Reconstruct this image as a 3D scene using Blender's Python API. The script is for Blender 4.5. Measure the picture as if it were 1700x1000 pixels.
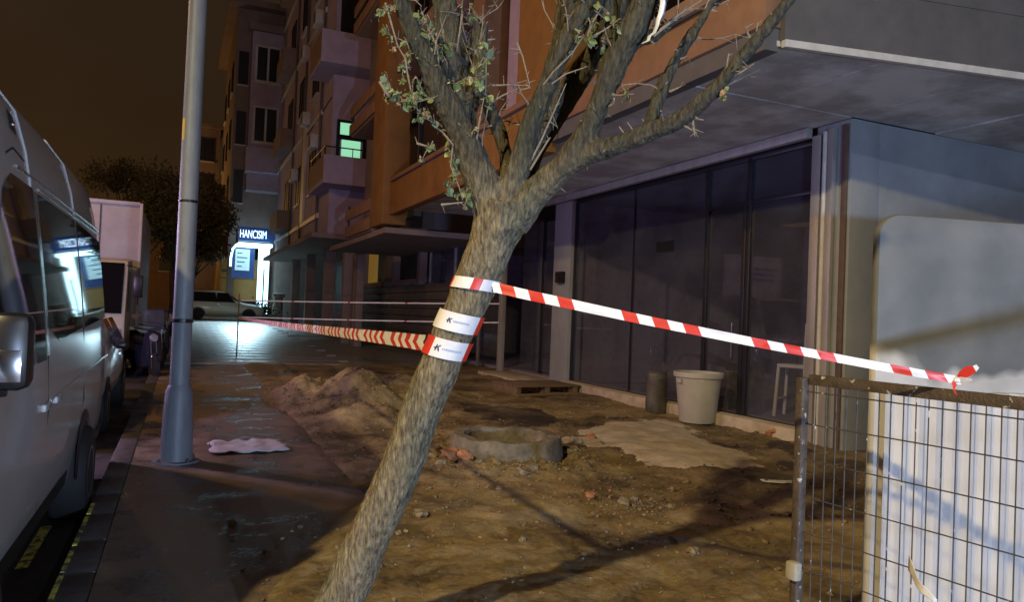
import bpy, bmesh, math, random
import numpy as np
from mathutils import Vector, Matrix, noise
random.seed(7); np.random.seed(7)
for o in list(bpy.data.objects): bpy.data.objects.remove(o)
S = bpy.context.scene
COL = S.collection
R = math.radians

# ------------------------------------------------------------------ camera, world, lights, exposure
# world frame: +Y runs away along the street, +X is to the right (towards the shop fronts), z up, camera 1.5 m above the pavement
cam = bpy.data.cameras.new('camera'); cam.sensor_width = 36; cam.lens = 26.0; cam.clip_end = 900; cam.clip_start = .05
co = bpy.data.objects.new('camera', cam); COL.objects.link(co); S.camera = co
_yaw, _pitch, _roll = R(24.0), R(1.03), R(2.3)
fw = Vector((math.sin(_yaw)*math.cos(_pitch), math.cos(_yaw)*math.cos(_pitch), math.sin(_pitch)))
r0 = Vector((math.cos(_yaw), -math.sin(_yaw), 0)); u0 = r0.cross(fw)
rr = r0*math.cos(_roll)+u0*math.sin(_roll); uu = u0*math.cos(_roll)-r0*math.sin(_roll)
co.matrix_world = Matrix(((rr.x, uu.x, -fw.x, 0), (rr.y, uu.y, -fw.y, 0), (rr.z, uu.z, -fw.z, 1.5), (0, 0, 0, 1)))

S.view_settings.view_transform = 'Standard'; S.view_settings.look = 'None'
S.view_settings.exposure = 0.0; S.view_settings.gamma = 1.0
S.render.resolution_x = 1024; S.render.resolution_y = 603

W = bpy.data.worlds.new('World'); S.world = W; W.use_nodes = True
wn = W.node_tree.nodes; wl = W.node_tree.links
bg = wn['Background']; bg.inputs['Strength'].default_value = 1.0
# night sky over a lit town: a brown sodium glow low down, thinning out upwards, broken by faint cloud
wtc = wn.new('ShaderNodeTexCoord'); sep = wn.new('ShaderNodeSeparateXYZ'); wl.new(wtc.outputs['Generated'], sep.inputs[0])
wr = wn.new('ShaderNodeValToRGB'); wl.new(sep.outputs['Z'], wr.inputs[0])
e = wr.color_ramp.elements
e[0].position = 0.0; e[0].color = (.036, .017, .0055, 1)
e[1].position = 1.0; e[1].color = (.010, .0085, .0095, 1)
x = wr.color_ramp.elements.new(.22); x.color = (.023, .0125, .0055, 1)
wno = wn.new('ShaderNodeTexNoise'); wno.inputs['Scale'].default_value = 2.2; wno.inputs['Detail'].default_value = 4
wl.new(wtc.outputs['Generated'], wno.inputs['Vector'])
wm = wn.new('ShaderNodeMapRange'); wm.inputs['To Min'].default_value = .7; wm.inputs['To Max'].default_value = 1.7
wl.new(wno.outputs['Fac'], wm.inputs['Value'])
wmul = wn.new('ShaderNodeVectorMath'); wmul.operation = 'SCALE'
wl.new(wr.outputs['Color'], wmul.inputs[0]); wl.new(wm.outputs[0], wmul.inputs['Scale'])
wl.new(wmul.outputs[0], bg.inputs['Color'])

SODIUM = (1.0, .50, .13); COOL = (.62, .78, 1.0); LILAC = (.55, .45, 1.0)
def lamp(name, loc, energy, color, radius=.12, kind='POINT', target=None, angle=None, blend=.4):
    l = bpy.data.lights.new(name, kind); l.energy = energy; l.color = color
    if kind in ('POINT', 'SPOT'): l.shadow_soft_size = radius
    o = bpy.data.objects.new(name, l); COL.objects.link(o); o.location = loc
    if target is not None:
        o.rotation_euler = (Vector(target)-Vector(loc)).to_track_quat('-Z', 'Y').to_euler()
    if kind == 'SPOT': l.spot_size = angle; l.spot_blend = blend
    return o
lamp('street_and_fill_light', (-6.6, -2.2, 7.7), 5600, (1.0, .76, .37), .16, 'SPOT', (2.4, 3.0, .0), R(94), 1.0)   # lamp across the road, just behind the photographer
lamp('street_and_fill_light', (-5.4, 13.5, 8.4), 1000, (1.0, .54, .13), .16)               # next lamp along the same side
lamp('street_and_fill_light', (-5.6, 33.0, 8.4), 170, SODIUM, .16)
lamp('street_and_fill_light', (-5.8, 60.0, 8.4), 1300, SODIUM, .16)
lamp('street_and_fill_light', (5.0, -13.0, 8.0), 1300, (.80, .86, 1.0), .14)              # unseen white lamp added well behind as fill for the van side and shadows
lamp('headlight', (1.2, -5.0, .78), 2400, (.50, .67, 1.0), .08, 'SPOT', (4.8, 6.0, 2.9), R(84), .5)   # headlights of a vehicle standing behind the photographer
lamp('beacon_light', (-3.6, 11.0, 2.6), 620, (.72, .52, 1.0), .15)                  # violet beacon of a vehicle in the road, hidden behind the van

# ------------------------------------------------------------------ materials
MATS = {}
def nmat(name):
    m = bpy.data.materials.new(name); m.use_nodes = True; MATS[name] = m
    return m, m.node_tree.nodes, m.node_tree.links, m.node_tree.nodes['Principled BSDF']
def mat(name, c1, c2=None, rough=.7, rough2=None, scale=8, detail=6, bump=.0, bscale=40, metal=0, spec=.5, emit=None, es=0,
        stretch=(1, 1, 1), lo=.35, hi=.65, speck=None, spscale=60, spth=.68, coat=0, dist=.02):
    m, n, l, b = nmat(name)
    c2 = c2 or tuple(v*.72 for v in c1)
    tc = n.new('ShaderNodeTexCoord'); mp = n.new('ShaderNodeMapping'); mp.inputs['Scale'].default_value = stretch
    l.new(tc.outputs['Object'], mp.inputs['Vector'])
    no = n.new('ShaderNodeTexNoise'); no.inputs['Scale'].default_value = scale; no.inputs['Detail'].default_value = detail
    no.inputs['Roughness'].default_value = .65
    l.new(mp.outputs[0], no.inputs['Vector'])
    rp = n.new('ShaderNodeValToRGB'); rp.color_ramp.elements[0].position = lo; rp.color_ramp.elements[1].position = hi
    rp.color_ramp.elements[0].color = (*c2, 1); rp.color_ramp.elements[1].color = (*c1, 1)
    l.new(no.outputs['Fac'], rp.inputs[0]); col = rp.outputs[0]
    if speck:
        sn = n.new('ShaderNodeTexNoise'); sn.inputs['Scale'].default_value = spscale; sn.inputs['Detail'].default_value = 3
        l.new(mp.outputs[0], sn.inputs['Vector'])
        sr = n.new('ShaderNodeValToRGB'); sr.color_ramp.elements[0].position = spth; sr.color_ramp.elements[1].position = spth+.03
        l.new(sn.outputs['Fac'], sr.inputs[0])
        mx = n.new('ShaderNodeMixRGB'); l.new(sr.outputs[0], mx.inputs['Fac']); l.new(col, mx.inputs[1]); mx.inputs[2].default_value = (*speck, 1)
        col = mx.outputs[0]
    l.new(col, b.inputs['Base Color'])
    if rough2 is not None:
        mr = n.new('ShaderNodeMapRange'); mr.inputs['From Min'].default_value = lo; mr.inputs['From Max'].default_value = hi
        mr.inputs['To Min'].default_value = rough2; mr.inputs['To Max'].default_value = rough
        l.new(no.outputs['Fac'], mr.inputs['Value']); l.new(mr.outputs[0], b.inputs['Roughness'])
    else: b.inputs['Roughness'].default_value = rough
    b.inputs['Metallic'].default_value = metal; b.inputs['Specular IOR Level'].default_value = spec
    if coat: b.inputs['Coat Weight'].default_value = coat; b.inputs['Coat Roughness'].default_value = .06
    if bump:
        bn = n.new('ShaderNodeTexNoise'); bn.inputs['Scale'].default_value = bscale; bn.inputs['Detail'].default_value = 5
        l.new(mp.outputs[0], bn.inputs['Vector'])
        bp = n.new('ShaderNodeBump'); bp.inputs['Strength'].default_value = bump; bp.inputs['Distance'].default_value = dist
        l.new(bn.outputs['Fac'], bp.inputs['Height']); l.new(bp.outputs[0], b.inputs['Normal'])
    if emit: b.inputs['Emission Color'].default_value = (*emit, 1); b.inputs['Emission Strength'].default_value = es
    return m
def hazy_glass(name, tint, haze, amount, rough=.03):  # diffuse film puts the pale reflected haze into the glass
    m, n, l, b = nmat(name); out = n['Material Output']
    b.inputs['Base Color'].default_value = (*haze, 1); b.inputs['Roughness'].default_value = .8
    t = n.new('ShaderNodeBsdfTransparent'); t.inputs[0].default_value = (*tint, 1)
    g = n.new('ShaderNodeBsdfGlossy'); g.inputs['Roughness'].default_value = rough; g.inputs[0].default_value = (.9, .92, .95, 1)
    lw = n.new('ShaderNodeLayerWeight'); lw.inputs[0].default_value = .5
    pw = n.new('ShaderNodeMath'); pw.operation = 'POWER'; pw.inputs[1].default_value = 5; l.new(lw.outputs['Facing'], pw.inputs[0])
    f = n.new('ShaderNodeMath'); f.operation = 'MULTIPLY_ADD'; f.inputs[1].default_value = .94; f.inputs[2].default_value = .035; l.new(pw.outputs[0], f.inputs[0])
    mx = n.new('ShaderNodeMixShader'); l.new(f.outputs[0], mx.inputs[0]); l.new(t.outputs[0], mx.inputs[1]); l.new(g.outputs[0], mx.inputs[2])
    tc = n.new('ShaderNodeTexCoord'); no = n.new('ShaderNodeTexNoise'); no.inputs['Scale'].default_value = 1.4; no.inputs['Detail'].default_value = 6
    l.new(tc.outputs['Object'], no.inputs['Vector'])
    mr = n.new('ShaderNodeMapRange'); mr.inputs['From Min'].default_value = .3; mr.inputs['From Max'].default_value = .7
    mr.inputs['To Min'].default_value = amount*.6; mr.inputs['To Max'].default_value = amount*1.4; l.new(no.outputs['Fac'], mr.inputs['Value'])
    m2 = n.new('ShaderNodeMixShader'); l.new(mr.outputs[0], m2.inputs[0]); l.new(mx.outputs[0], m2.inputs[1]); l.new(b.outputs[0], m2.inputs[2])
    l.new(m2.outputs[0], out.inputs[0]); return m
def ground_mat(name, pale, mid, wet, scale=1.3, bump=.6, rlo=.42, rhi=.92):
    m, n, l, b = nmat(name)
    tc = n.new('ShaderNodeTexCoord')
    a = n.new('ShaderNodeTexNoise'); a.inputs['Scale'].default_value = scale; a.inputs['Detail'].default_value = 9; a.inputs['Roughness'].default_value = .68
    f = n.new('ShaderNodeTexNoise'); f.inputs['Scale'].default_value = 23; f.inputs['Detail'].default_value = 8; f.inputs['Roughness'].default_value = .75
    big = n.new('ShaderNodeTexNoise'); big.inputs['Scale'].default_value = .45; big.inputs['Detail'].default_value = 4
    for q in (a, f, big): l.new(tc.outputs['Object'], q.inputs['Vector'])
    ad = n.new('ShaderNodeMath'); ad.operation = 'MULTIPLY_ADD'; ad.inputs[1].default_value = .45
    l.new(f.outputs['Fac'], ad.inputs[0]); l.new(a.outputs['Fac'], ad.inputs[2])
    ad2 = n.new('ShaderNodeMath'); ad2.operation = 'MULTIPLY_ADD'; ad2.inputs[1].default_value = .5
    l.new(big.outputs['Fac'], ad2.inputs[0]); l.new(ad.outputs[0], ad2.inputs[2])
    rp = n.new('ShaderNodeValToRGB'); el = rp.color_ramp.elements
    el[0].position = .425; el[0].color = (*wet, 1); el[1].position = .62; el[1].color = (*pale, 1)
    k = el.new(.505); k.color = (*mid, 1)
    sc = n.new('ShaderNodeMath'); sc.operation = 'MULTIPLY'; sc.inputs[1].default_value = .52
    l.new(ad2.outputs[0], sc.inputs[0]); l.new(sc.outputs[0], rp.inputs[0]); l.new(rp.outputs[0], b.inputs['Base Color'])
    mr = n.new('ShaderNodeMapRange'); mr.inputs['From Min'].default_value = .43; mr.inputs['From Max'].default_value = .56
    mr.inputs['To Min'].default_value = rlo; mr.inputs['To Max'].default_value = rhi
    l.new(sc.outputs[0], mr.inputs['Value']); l.new(mr.outputs[0], b.inputs['Roughness'])
    bp = n.new('ShaderNodeBump'); bp.inputs['Strength'].default_value = bump; bp.inputs['Distance'].default_value = .03
    l.new(ad.outputs[0], bp.inputs['Height']); l.new(bp.outputs[0], b.inputs['Normal'])
    return m

M_mud = ground_mat('mud', (.38, .295, .155), (.20, .145, .072), (.055, .042, .026), 1.25, 1.0)
M_heap = ground_mat('heap_soil', (.36, .25, .09), (.24, .155, .052), (.10, .062, .025), 2.2)
M_pave = ground_mat('damp_concrete', (.27, .20, .135), (.16, .12, .085), (.05, .042, .034), 2.0, .45, .16, .70)
M_road = ground_mat('wet_asphalt', (.055, .05, .048), (.035, .032, .03), (.02, .018, .018), 1.2, .2)
M_wet = ground_mat('wet_mud', (.16, .115, .062), (.055, .04, .025), (.03, .022, .015), 1.6, .9)
M_far = mat('dark_ground', (.05, .045, .04), rough=.8)
M_slabwet = mat('wet_paver', (.30, .30, .295), (.17, .17, .168), rough=.55, rough2=.22, scale=.7, bump=.05, bscale=3)
M_cement = mat('cement_spill', (.56, .49, .39), (.36, .29, .21), rough=.85, scale=3.2, bump=.35, bscale=30)
M_kerb = mat('kerb_concrete', (.085, .082, .078), (.045, .043, .041), rough=.6, scale=12, bump=.4, bscale=60)
M_ringconc = mat('manhole_concrete', (.25, .215, .165), (.10, .085, .062), rough=.9, scale=5, bump=.5, bscale=30)
M_kerbpaint = mat('worn_yellow_paint', (.62, .60, .10), (.07, .07, .06), rough=.5, scale=14, lo=.44, hi=.52, bump=.3, bscale=60)
M_stone = mat('rubble_stone', (.30, .235, .15), (.12, .09, .058), rough=.9, scale=14, bump=.5, bscale=50)
M_brickred = mat('broken_brick', (.45, .21, .10), (.28, .12, .06), rough=.9, scale=20, bump=.5, bscale=60)
M_whiteplastic = mat('white_plastic_scrap', (.70, .70, .68), (.5, .5, .5), rough=.45)
M_pipe = mat('pole_paint', (.21, .225, .245), (.155, .168, .188), rough=.5, scale=7, stretch=(1, 1, .3), bump=.12, bscale=50, speck=(.16, .13, .10), spscale=26, spth=.70)
M_dark = mat('black_plastic', (.014, .014, .015), (.01, .01, .011), rough=.35)
M_rubber = mat('rubber', (.012, .012, .012), rough=.8)
M_chrome = mat('bright_trim', (.65, .65, .67), (.55, .55, .57), rough=.18, metal=1)
M_rim = mat('wheel_alloy', (.35, .36, .38), rough=.35, metal=.9)
M_van = mat('silver_paint', (.50, .495, .49), (.45, .445, .44), rough=.46, scale=2, metal=.05, coat=.6, bump=.03, bscale=120)
M_vanglass = mat('tinted_glass', (.008, .007, .009), (.007, .006, .008), rough=.03, spec=.9)
M_carwhite = mat('white_car_paint', (.80, .79, .77), (.74, .73, .71), rough=.3, scale=3, coat=.5)
M_lamplens = mat('headlamp_lens', (.65, .68, .72), (.45, .48, .52), rough=.08, metal=.6)
M_redlens = mat('tail_lens', (.28, .012, .01), rough=.15)
M_truckbox = mat('white_box_panel', (.52, .50, .50), (.44, .42, .42), rough=.55, scale=3)
M_cabpaint = mat('cream_cab_paint', (.55, .48, .34), (.46, .40, .28), rough=.4, scale=4)
M_scoot = mat('scooter_panel_dark', (.02, .022, .05), rough=.2, coat=.5)
M_scoot2 = mat('scooter_panel_red', (.30, .03, .02), rough=.25, coat=.5)
M_terra = mat('terracotta_render', (.26, .14, .075), (.20, .105, .055), rough=.78, scale=3, bump=.1, bscale=90)
M_terra_light = mat('beige_band', (.28, .17, .105), (.22, .135, .085), rough=.78, scale=3, bump=.1, bscale=90)
M_ochre = mat('ochre_render', (.27, .125, .022), (.20, .09, .016), rough=.75, scale=2.2, bump=.1, bscale=80)
M_grey = mat('grey_render', (.31, .33, .36), (.235, .255, .285), rough=.82, scale=1.1, bump=.2, bscale=70)
M_greydark = mat('slate_cladding', (.11, .105, .11), (.085, .082, .086), rough=.7, scale=3, bump=.1, bscale=60)
M_soffit = mat('stained_soffit', (.62, .62, .63), (.36, .35, .35), rough=.85, scale=1.0, detail=5, lo=.42, hi=.60, bump=.15, bscale=50)
M_trim = mat('pale_trim', (.58, .57, .55), (.48, .47, .45), rough=.5)
M_steel = mat('galvanised_profile', (.40, .39, .38), (.31, .30, .29), rough=.5, scale=6, stretch=(1, 1, .25), metal=.3)
M_rust = mat('rusty_profile', (.13, .09, .07), (.09, .065, .05), rough=.7, scale=10)
M_frame = mat('dark_window_frame', (.018, .018, .028), (.014, .014, .022), rough=.4)
M_shopglass = hazy_glass('shop_glass', (.88, .88, .93), (.24, .26, .36), .09)
M_int = mat('dusky_interior', (.26, .25, .33), (.19, .18, .25), rough=.9)
M_lilac = mat('pale_lilac_render', (.46, .37, .47), (.36, .29, .37), rough=.85, scale=1.5, bump=.12, bscale=50)
M_brownr = mat('tan_render', (.28, .21, .185), (.21, .16, .14), rough=.85, scale=1.2, bump=.12, bscale=40)
M_black = mat('dark_opening', (.012, .011, .011), rough=.5)
M_greenlit = mat('lit_window_green', (.2, .3, .2), rough=.5, emit=(.33, .82, .50), es=.85)
M_signlit = mat('lit_white_letters', (.8, .85, .9), rough=.4, emit=(.55, .78, 1.0), es=2.6)
M_signblue = mat('blue_sign_face', (.02, .05, .16), rough=.3, emit=(.02, .07, .26), es=.35)
M_litpanel = mat('lit_panel_white', (.7, .8, .85), rough=.4, emit=(.50, .86, 1.0), es=3.4)
M_litposter = mat('lit_poster', (.5, .6, .65), (.25, .36, .42), rough=.4, emit=(.42, .74, .85), es=.75, scale=9)
M_posterink = mat('poster_ink', (.05, .12, .2), rough=.5)
M_yellowlit = mat('lit_curtain', (.5, .36, .10), (.35, .24, .06), rough=.7, emit=(.55, .30, .05), es=.22, scale=1, stretch=(1, 14, .1))
M_curtain = mat('grey_curtain', (.30, .24, .15), (.17, .13, .08), rough=.8, scale=1, stretch=(1, 14, .1))
M_hoard = mat('grey_hoarding', (.085, .08, .078), (.065, .06, .06), rough=.7, scale=4)
M_bark = None
M_leaf = mat('ivy_leaf', (.15, .20, .075), (.085, .12, .05), rough=.55, scale=30)
M_leaf2 = mat('pale_leaf', (.32, .33, .15), (.22, .24, .10), rough=.6, scale=30)
M_leafdry = mat('dry_leaf', (.33, .20, .13), (.22, .14, .09), rough=.7, scale=30)
M_twig = mat('twig_bark', (.24, .20, .15), (.15, .125, .095), rough=.85, scale=60)
M_tapew = mat('tape_white', (.78, .77, .77), (.72, .71, .71), rough=.4, scale=20, bump=.1, bscale=60)
M_taper = mat('tape_red', (.62, .04, .022), (.52, .03, .018), rough=.4, scale=20)
M_ink = mat('navy_ink', (.02, .025, .16), rough=.5)
M_inkpale = mat('pale_blue_ink', (.42, .48, .62), rough=.5)
M_fence = mat('fence_steel', (.13, .10, .08), (.07, .055, .045), rough=.6, scale=20, metal=.3, speck=(.55, .53, .50), spscale=34, spth=.66, bump=.3, bscale=120)
M_fencewire = mat('fence_wire', (.10, .092, .088), (.07, .064, .06), rough=.5, scale=30, metal=.4, speck=(.62, .60, .57), spscale=22, spth=.655)
M_bin = mat('grey_bin_plastic', (.47, .455, .43), (.41, .395, .37), rough=.6, scale=4, bump=.05, bscale=60)
M_wood = mat('weathered_wood', (.22, .15, .085), (.13, .085, .05), rough=.85, scale=5, stretch=(.2, 2, 2), bump=.3, bscale=40)
M_sheet = mat('pale_cloth', (.60, .61, .66), (.52, .53, .58), rough=.8, scale=4, bump=.3, bscale=16)
M_chair = mat('pale_chair_paint', (.80, .80, .78), (.72, .72, .70), rough=.5)
M_tarp = mat('dark_tarpaulin', (.13, .12, .11), (.05, .047, .043), rough=.6, scale=5, bump=.4, bscale=9)
M_crown = mat('street_tree_leaf', (.115, .085, .022), (.06, .05, .015), rough=.6, scale=3)
M_trunkdark = mat('dark_bark', (.06, .045, .03), rough=.9)
M_suvpaint = mat('cream_suv_paint', (.62, .54, .36), (.54, .47, .31), rough=.4, scale=3, coat=.3)
M_orange = mat('orange_lorry_panel', (.55, .28, .06), (.47, .23, .05), rough=.5, scale=3)
M_bollard = mat('bollard_concrete', (.42, .38, .30), (.30, .27, .21), rough=.8, scale=8)
M_rag = mat('white_rag', (.74, .78, .86), rough=.7)
M_yellowlabel = mat('yellow_sticker', (.65, .45, .03), rough=.5)
M_plate = mat('plate_white', (.6, .6, .6), rough=.4)

def bark_mat():
    m, n, l, b = nmat('bark')
    tc = n.new('ShaderNodeTexCoord'); mp = n.new('ShaderNodeMapping'); mp.inputs['Scale'].default_value = (1.1, 1.1, .30)
    mp.inputs['Rotation'].default_value = (0, R(-20), 0)
    l.new(tc.outputs['Object'], mp.inputs['Vector'])
    v = n.new('ShaderNodeTexVoronoi'); v.inputs['Scale'].default_value = 62
    a = n.new('ShaderNodeTexNoise'); a.inputs['Scale'].default_value = 66; a.inputs['Detail'].default_value = 8; a.inputs['Roughness'].default_value = .7
    big = n.new('ShaderNodeTexNoise'); big.inputs['Scale'].default_value = 5; big.inputs['Detail'].default_value = 4
    for q in (v, a, big): l.new(mp.outputs[0], q.inputs['Vector'])
    rp = n.new('ShaderNodeValToRGB'); el = rp.color_ramp.elements
    el[0].position = .35; el[0].color = (.055, .042, .028, 1); el[1].position = .70; el[1].color = (.36, .30, .19, 1)
    k = el.new(.5); k.color = (.175, .142, .088, 1)
    l.new(a.outputs['Fac'], rp.inputs[0])
    # lichen on the trunk and grey limbs, the dimmer light up high painted in
    lr = n.new('ShaderNodeValToRGB'); lr.color_ramp.elements[0].position = .50; lr.color_ramp.elements[1].position = .66
    l.new(big.outputs['Fac'], lr.inputs[0])
    mx = n.new('ShaderNodeMixRGB'); l.new(lr.outputs[0], mx.inputs['Fac']); l.new(rp.outputs[0], mx.inputs[1])
    hs = n.new('ShaderNodeMixRGB'); hs.blend_type = 'MULTIPLY'; hs.inputs['Fac'].default_value = 1; hs.inputs[2].default_value = (.72, .82, .84, 1)
    l.new(rp.outputs[0], hs.inputs[1]); l.new(hs.outputs[0], mx.inputs[2])
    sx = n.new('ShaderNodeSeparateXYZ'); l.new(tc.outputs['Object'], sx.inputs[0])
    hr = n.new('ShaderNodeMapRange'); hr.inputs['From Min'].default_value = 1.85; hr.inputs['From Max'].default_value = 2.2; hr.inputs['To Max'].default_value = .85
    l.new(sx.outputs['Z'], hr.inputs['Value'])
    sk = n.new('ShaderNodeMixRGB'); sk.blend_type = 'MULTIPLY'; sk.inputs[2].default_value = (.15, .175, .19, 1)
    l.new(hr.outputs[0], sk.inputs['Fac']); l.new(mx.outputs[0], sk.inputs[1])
    l.new(sk.outputs[0], b.inputs['Base Color']); b.inputs['Roughness'].default_value = .9
    ad = n.new('ShaderNodeMath'); ad.operation = 'ADD'; l.new(v.outputs['Distance'], ad.inputs[0]); l.new(a.outputs['Fac'], ad.inputs[1])
    bp = n.new('ShaderNodeBump'); bp.inputs['Strength'].default_value = .9; bp.inputs['Distance'].default_value = .014
    l.new(ad.outputs[0], bp.inputs['Height']); l.new(bp.outputs[0], b.inputs['Normal'])
    return m
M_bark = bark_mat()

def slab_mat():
    # pale weathered panel: low light painted in, bright below a ragged edge, grey above
    m, n, l, b = nmat('low_light_panel')
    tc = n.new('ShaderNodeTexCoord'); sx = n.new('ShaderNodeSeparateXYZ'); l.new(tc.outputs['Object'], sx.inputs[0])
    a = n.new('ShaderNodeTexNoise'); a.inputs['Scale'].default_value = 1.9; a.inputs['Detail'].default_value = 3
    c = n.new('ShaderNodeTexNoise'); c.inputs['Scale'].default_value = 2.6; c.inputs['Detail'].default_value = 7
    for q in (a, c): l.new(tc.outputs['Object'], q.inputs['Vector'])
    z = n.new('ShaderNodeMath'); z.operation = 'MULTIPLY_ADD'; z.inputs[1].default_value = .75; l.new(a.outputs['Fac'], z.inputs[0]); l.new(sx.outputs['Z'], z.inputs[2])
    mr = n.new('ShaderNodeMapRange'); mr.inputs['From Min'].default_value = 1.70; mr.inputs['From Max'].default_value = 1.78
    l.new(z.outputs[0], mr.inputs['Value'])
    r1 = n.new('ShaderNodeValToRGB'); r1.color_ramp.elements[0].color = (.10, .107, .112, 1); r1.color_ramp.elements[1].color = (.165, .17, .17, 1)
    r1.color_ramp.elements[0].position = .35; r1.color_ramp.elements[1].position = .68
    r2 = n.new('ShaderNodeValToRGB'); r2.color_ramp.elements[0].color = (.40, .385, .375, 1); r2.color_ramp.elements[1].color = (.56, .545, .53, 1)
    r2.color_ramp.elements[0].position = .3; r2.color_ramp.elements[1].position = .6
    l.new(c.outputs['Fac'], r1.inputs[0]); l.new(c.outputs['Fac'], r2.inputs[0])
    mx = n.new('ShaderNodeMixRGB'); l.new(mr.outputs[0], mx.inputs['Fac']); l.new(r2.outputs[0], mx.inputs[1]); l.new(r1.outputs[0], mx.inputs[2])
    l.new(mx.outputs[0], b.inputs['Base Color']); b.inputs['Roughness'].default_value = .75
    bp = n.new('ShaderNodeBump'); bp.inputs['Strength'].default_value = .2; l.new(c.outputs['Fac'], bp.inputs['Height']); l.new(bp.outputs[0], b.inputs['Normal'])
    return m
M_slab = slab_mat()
M_ribbed = mat('ribbed_white_sheet', (.60, .575, .56), (.47, .45, .44), rough=.6, scale=5, stretch=(1, 1, .25), bump=.1, bscale=30)

# ------------------------------------------------------------------ mesh helpers
class MB:
    def __init__(s): s.v = []; s.f = []; s.m = []
    def add(s, vs, fs, mi=0):
        b = len(s.v); s.v += [tuple(p) for p in vs]; s.f += [tuple(i+b for i in f) for f in fs]; s.m += [mi]*len(fs); return s
    def box(s, x0, x1, y0, y1, z0, z1, mi=0):
        return s.add([(x0,y0,z0),(x1,y0,z0),(x1,y1,z0),(x0,y1,z0),(x0,y0,z1),(x1,y0,z1),(x1,y1,z1),(x0,y1,z1)],
                     [(0,3,2,1),(4,5,6,7),(0,1,5,4),(1,2,6,5),(2,3,7,6),(3,0,4,7)], mi)
    def prism(s, poly, axis, a, b, mi=0):
        # polygon in the two other axes (y,z)/(x,z)/(x,y), swept along axis from a to b
        n = len(poly)
        def P(p, t): return (t, p[0], p[1]) if axis == 'x' else ((p[0], t, p[1]) if axis == 'y' else (p[0], p[1], t))
        return s.add([P(p, a) for p in poly]+[P(p, b) for p in poly],
                     [tuple(range(n))[::-1], tuple(range(n, 2*n))]+[(i, (i+1) % n, n+(i+1) % n, n+i) for i in range(n)], mi)
    def tube(s, pts, rad, n=8, mi=0, cap=True):
        pts = [Vector(p) for p in pts]
        rad = rad if isinstance(rad, (list, tuple)) else [rad]*len(pts)
        b = len(s.v); ref = None
        for i, p in enumerate(pts):
            d = (pts[min(i+1, len(pts)-1)]-pts[max(i-1, 0)]).normalized()
            if ref is None:
                ref = d.orthogonal().normalized()
            ref = (ref-d*ref.dot(d)).normalized(); q = d.cross(ref)
            for k in range(n):
                a = 2*math.pi*k/n
                s.v.append(tuple(p+(ref*math.cos(a)+q*math.sin(a))*rad[i]))
        for i in range(len(pts)-1):
            for k in range(n):
                s.f.append((b+i*n+k, b+i*n+(k+1) % n, b+(i+1)*n+(k+1) % n, b+(i+1)*n+k)); s.m.append(mi)
        if cap:
            s.f.append(tuple(b+k for k in range(n))[::-1]); s.m.append(mi)
            s.f.append(tuple(b+(len(pts)-1)*n+k for k in range(n))); s.m.append(mi)
        return s
    def lathe(s, c, prof, n=24, axis='z', mi=0, cap=True):
        b = len(s.v)
        for (r, h) in prof:
            for k in range(n):
                a = 2*math.pi*k/n; u, w = r*math.cos(a), r*math.sin(a)
                p = (u, w, h) if axis == 'z' else ((h, u, w) if axis == 'x' else (u, h, w))
                s.v.append((c[0]+p[0], c[1]+p[1], c[2]+p[2]))
        for i in range(len(prof)-1):
            for k in range(n):
                s.f.append((b+i*n+k, b+i*n+(k+1) % n, b+(i+1)*n+(k+1) % n, b+(i+1)*n+k)); s.m.append(mi)
        if cap:
            s.f.append(tuple(b+k for k in range(n))); s.m.append(mi)
            s.f.append(tuple(b+(len(prof)-1)*n+k for k in range(n))); s.m.append(mi)
        return s
    def build(s, name, mats, parent=None, smooth=False, bevel=0, angle=40, loc=None):
        me = bpy.data.meshes.new(name); me.from_pydata(s.v, [], s.f); me.update()
        mats = mats if isinstance(mats, (list, tuple)) else [mats]
        for m in mats: me.materials.append(m)
        if len(mats) > 1: me.polygons.foreach_set('material_index', s.m)
        bm = bmesh.new(); bm.from_mesh(me)
        bmesh.ops.recalc_face_normals(bm, faces=bm.faces)
        if bevel:
            ed = [e for e in bm.edges if len(e.link_faces) == 2 and e.calc_face_angle(0) > R(25)]
            bmesh.ops.bevel(bm, geom=ed, offset=bevel, segments=2, profile=.5, affect='EDGES', clamp_overlap=True)
        bm.to_mesh(me); bm.free()
        if smooth or bevel:
            me.polygons.foreach_set('use_smooth', [True]*len(me.polygons))
            me.set_sharp_from_angle(angle=R(angle))
        o = bpy.data.objects.new(name, me); COL.objects.link(o)
        if parent is not None: o.parent = parent
        if loc is not None: o.location = loc
        return o
def tag(o, label=None, cat=None, group=None, kind=None):
    if label: o['label'] = label
    if cat: o['category'] = cat
    if group: o['group'] = group
    if kind: o['kind'] = kind
    return o
def thing(name, label, cat, loc=(0, 0, 0), rz=0, group=None):
    o = bpy.data.objects.new(name, None); o.empty_display_size = .1; COL.objects.link(o)
    o.location = loc; o.rotation_euler = (0, 0, rz)
    return tag(o, label, cat, group)
def box(name, m, parent, x0, x1, y0, y1, z0, z1, bevel=0): return MB().box(x0, x1, y0, y1, z0, z1).build(name, m, parent, bevel=bevel)
def copy_tree(o, parent=None):
    c = o.copy(); COL.objects.link(c)
    if parent is not None: c.parent = parent
    for ch in list(o.children): copy_tree(ch, c)
    return c
def sstep(a, b, x):
    t = np.clip((x-a)/(b-a), 0, 1); return t*t*(3-2*t)
def vnoise(x, y, s, seed=0):
    return np.array([noise.noise(Vector((a*s+seed*7.3, b*s-seed*3.1, seed*1.7))) for a, b in zip(x.ravel(), y.ravel())]).reshape(x.shape)
def gz_old(y): return max(0.0, (y-18.0)*.0185) if y < 52 else .629
def gz(y): return max(0.0, (y-18.0)*.0215) if y < 52 else .731
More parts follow.
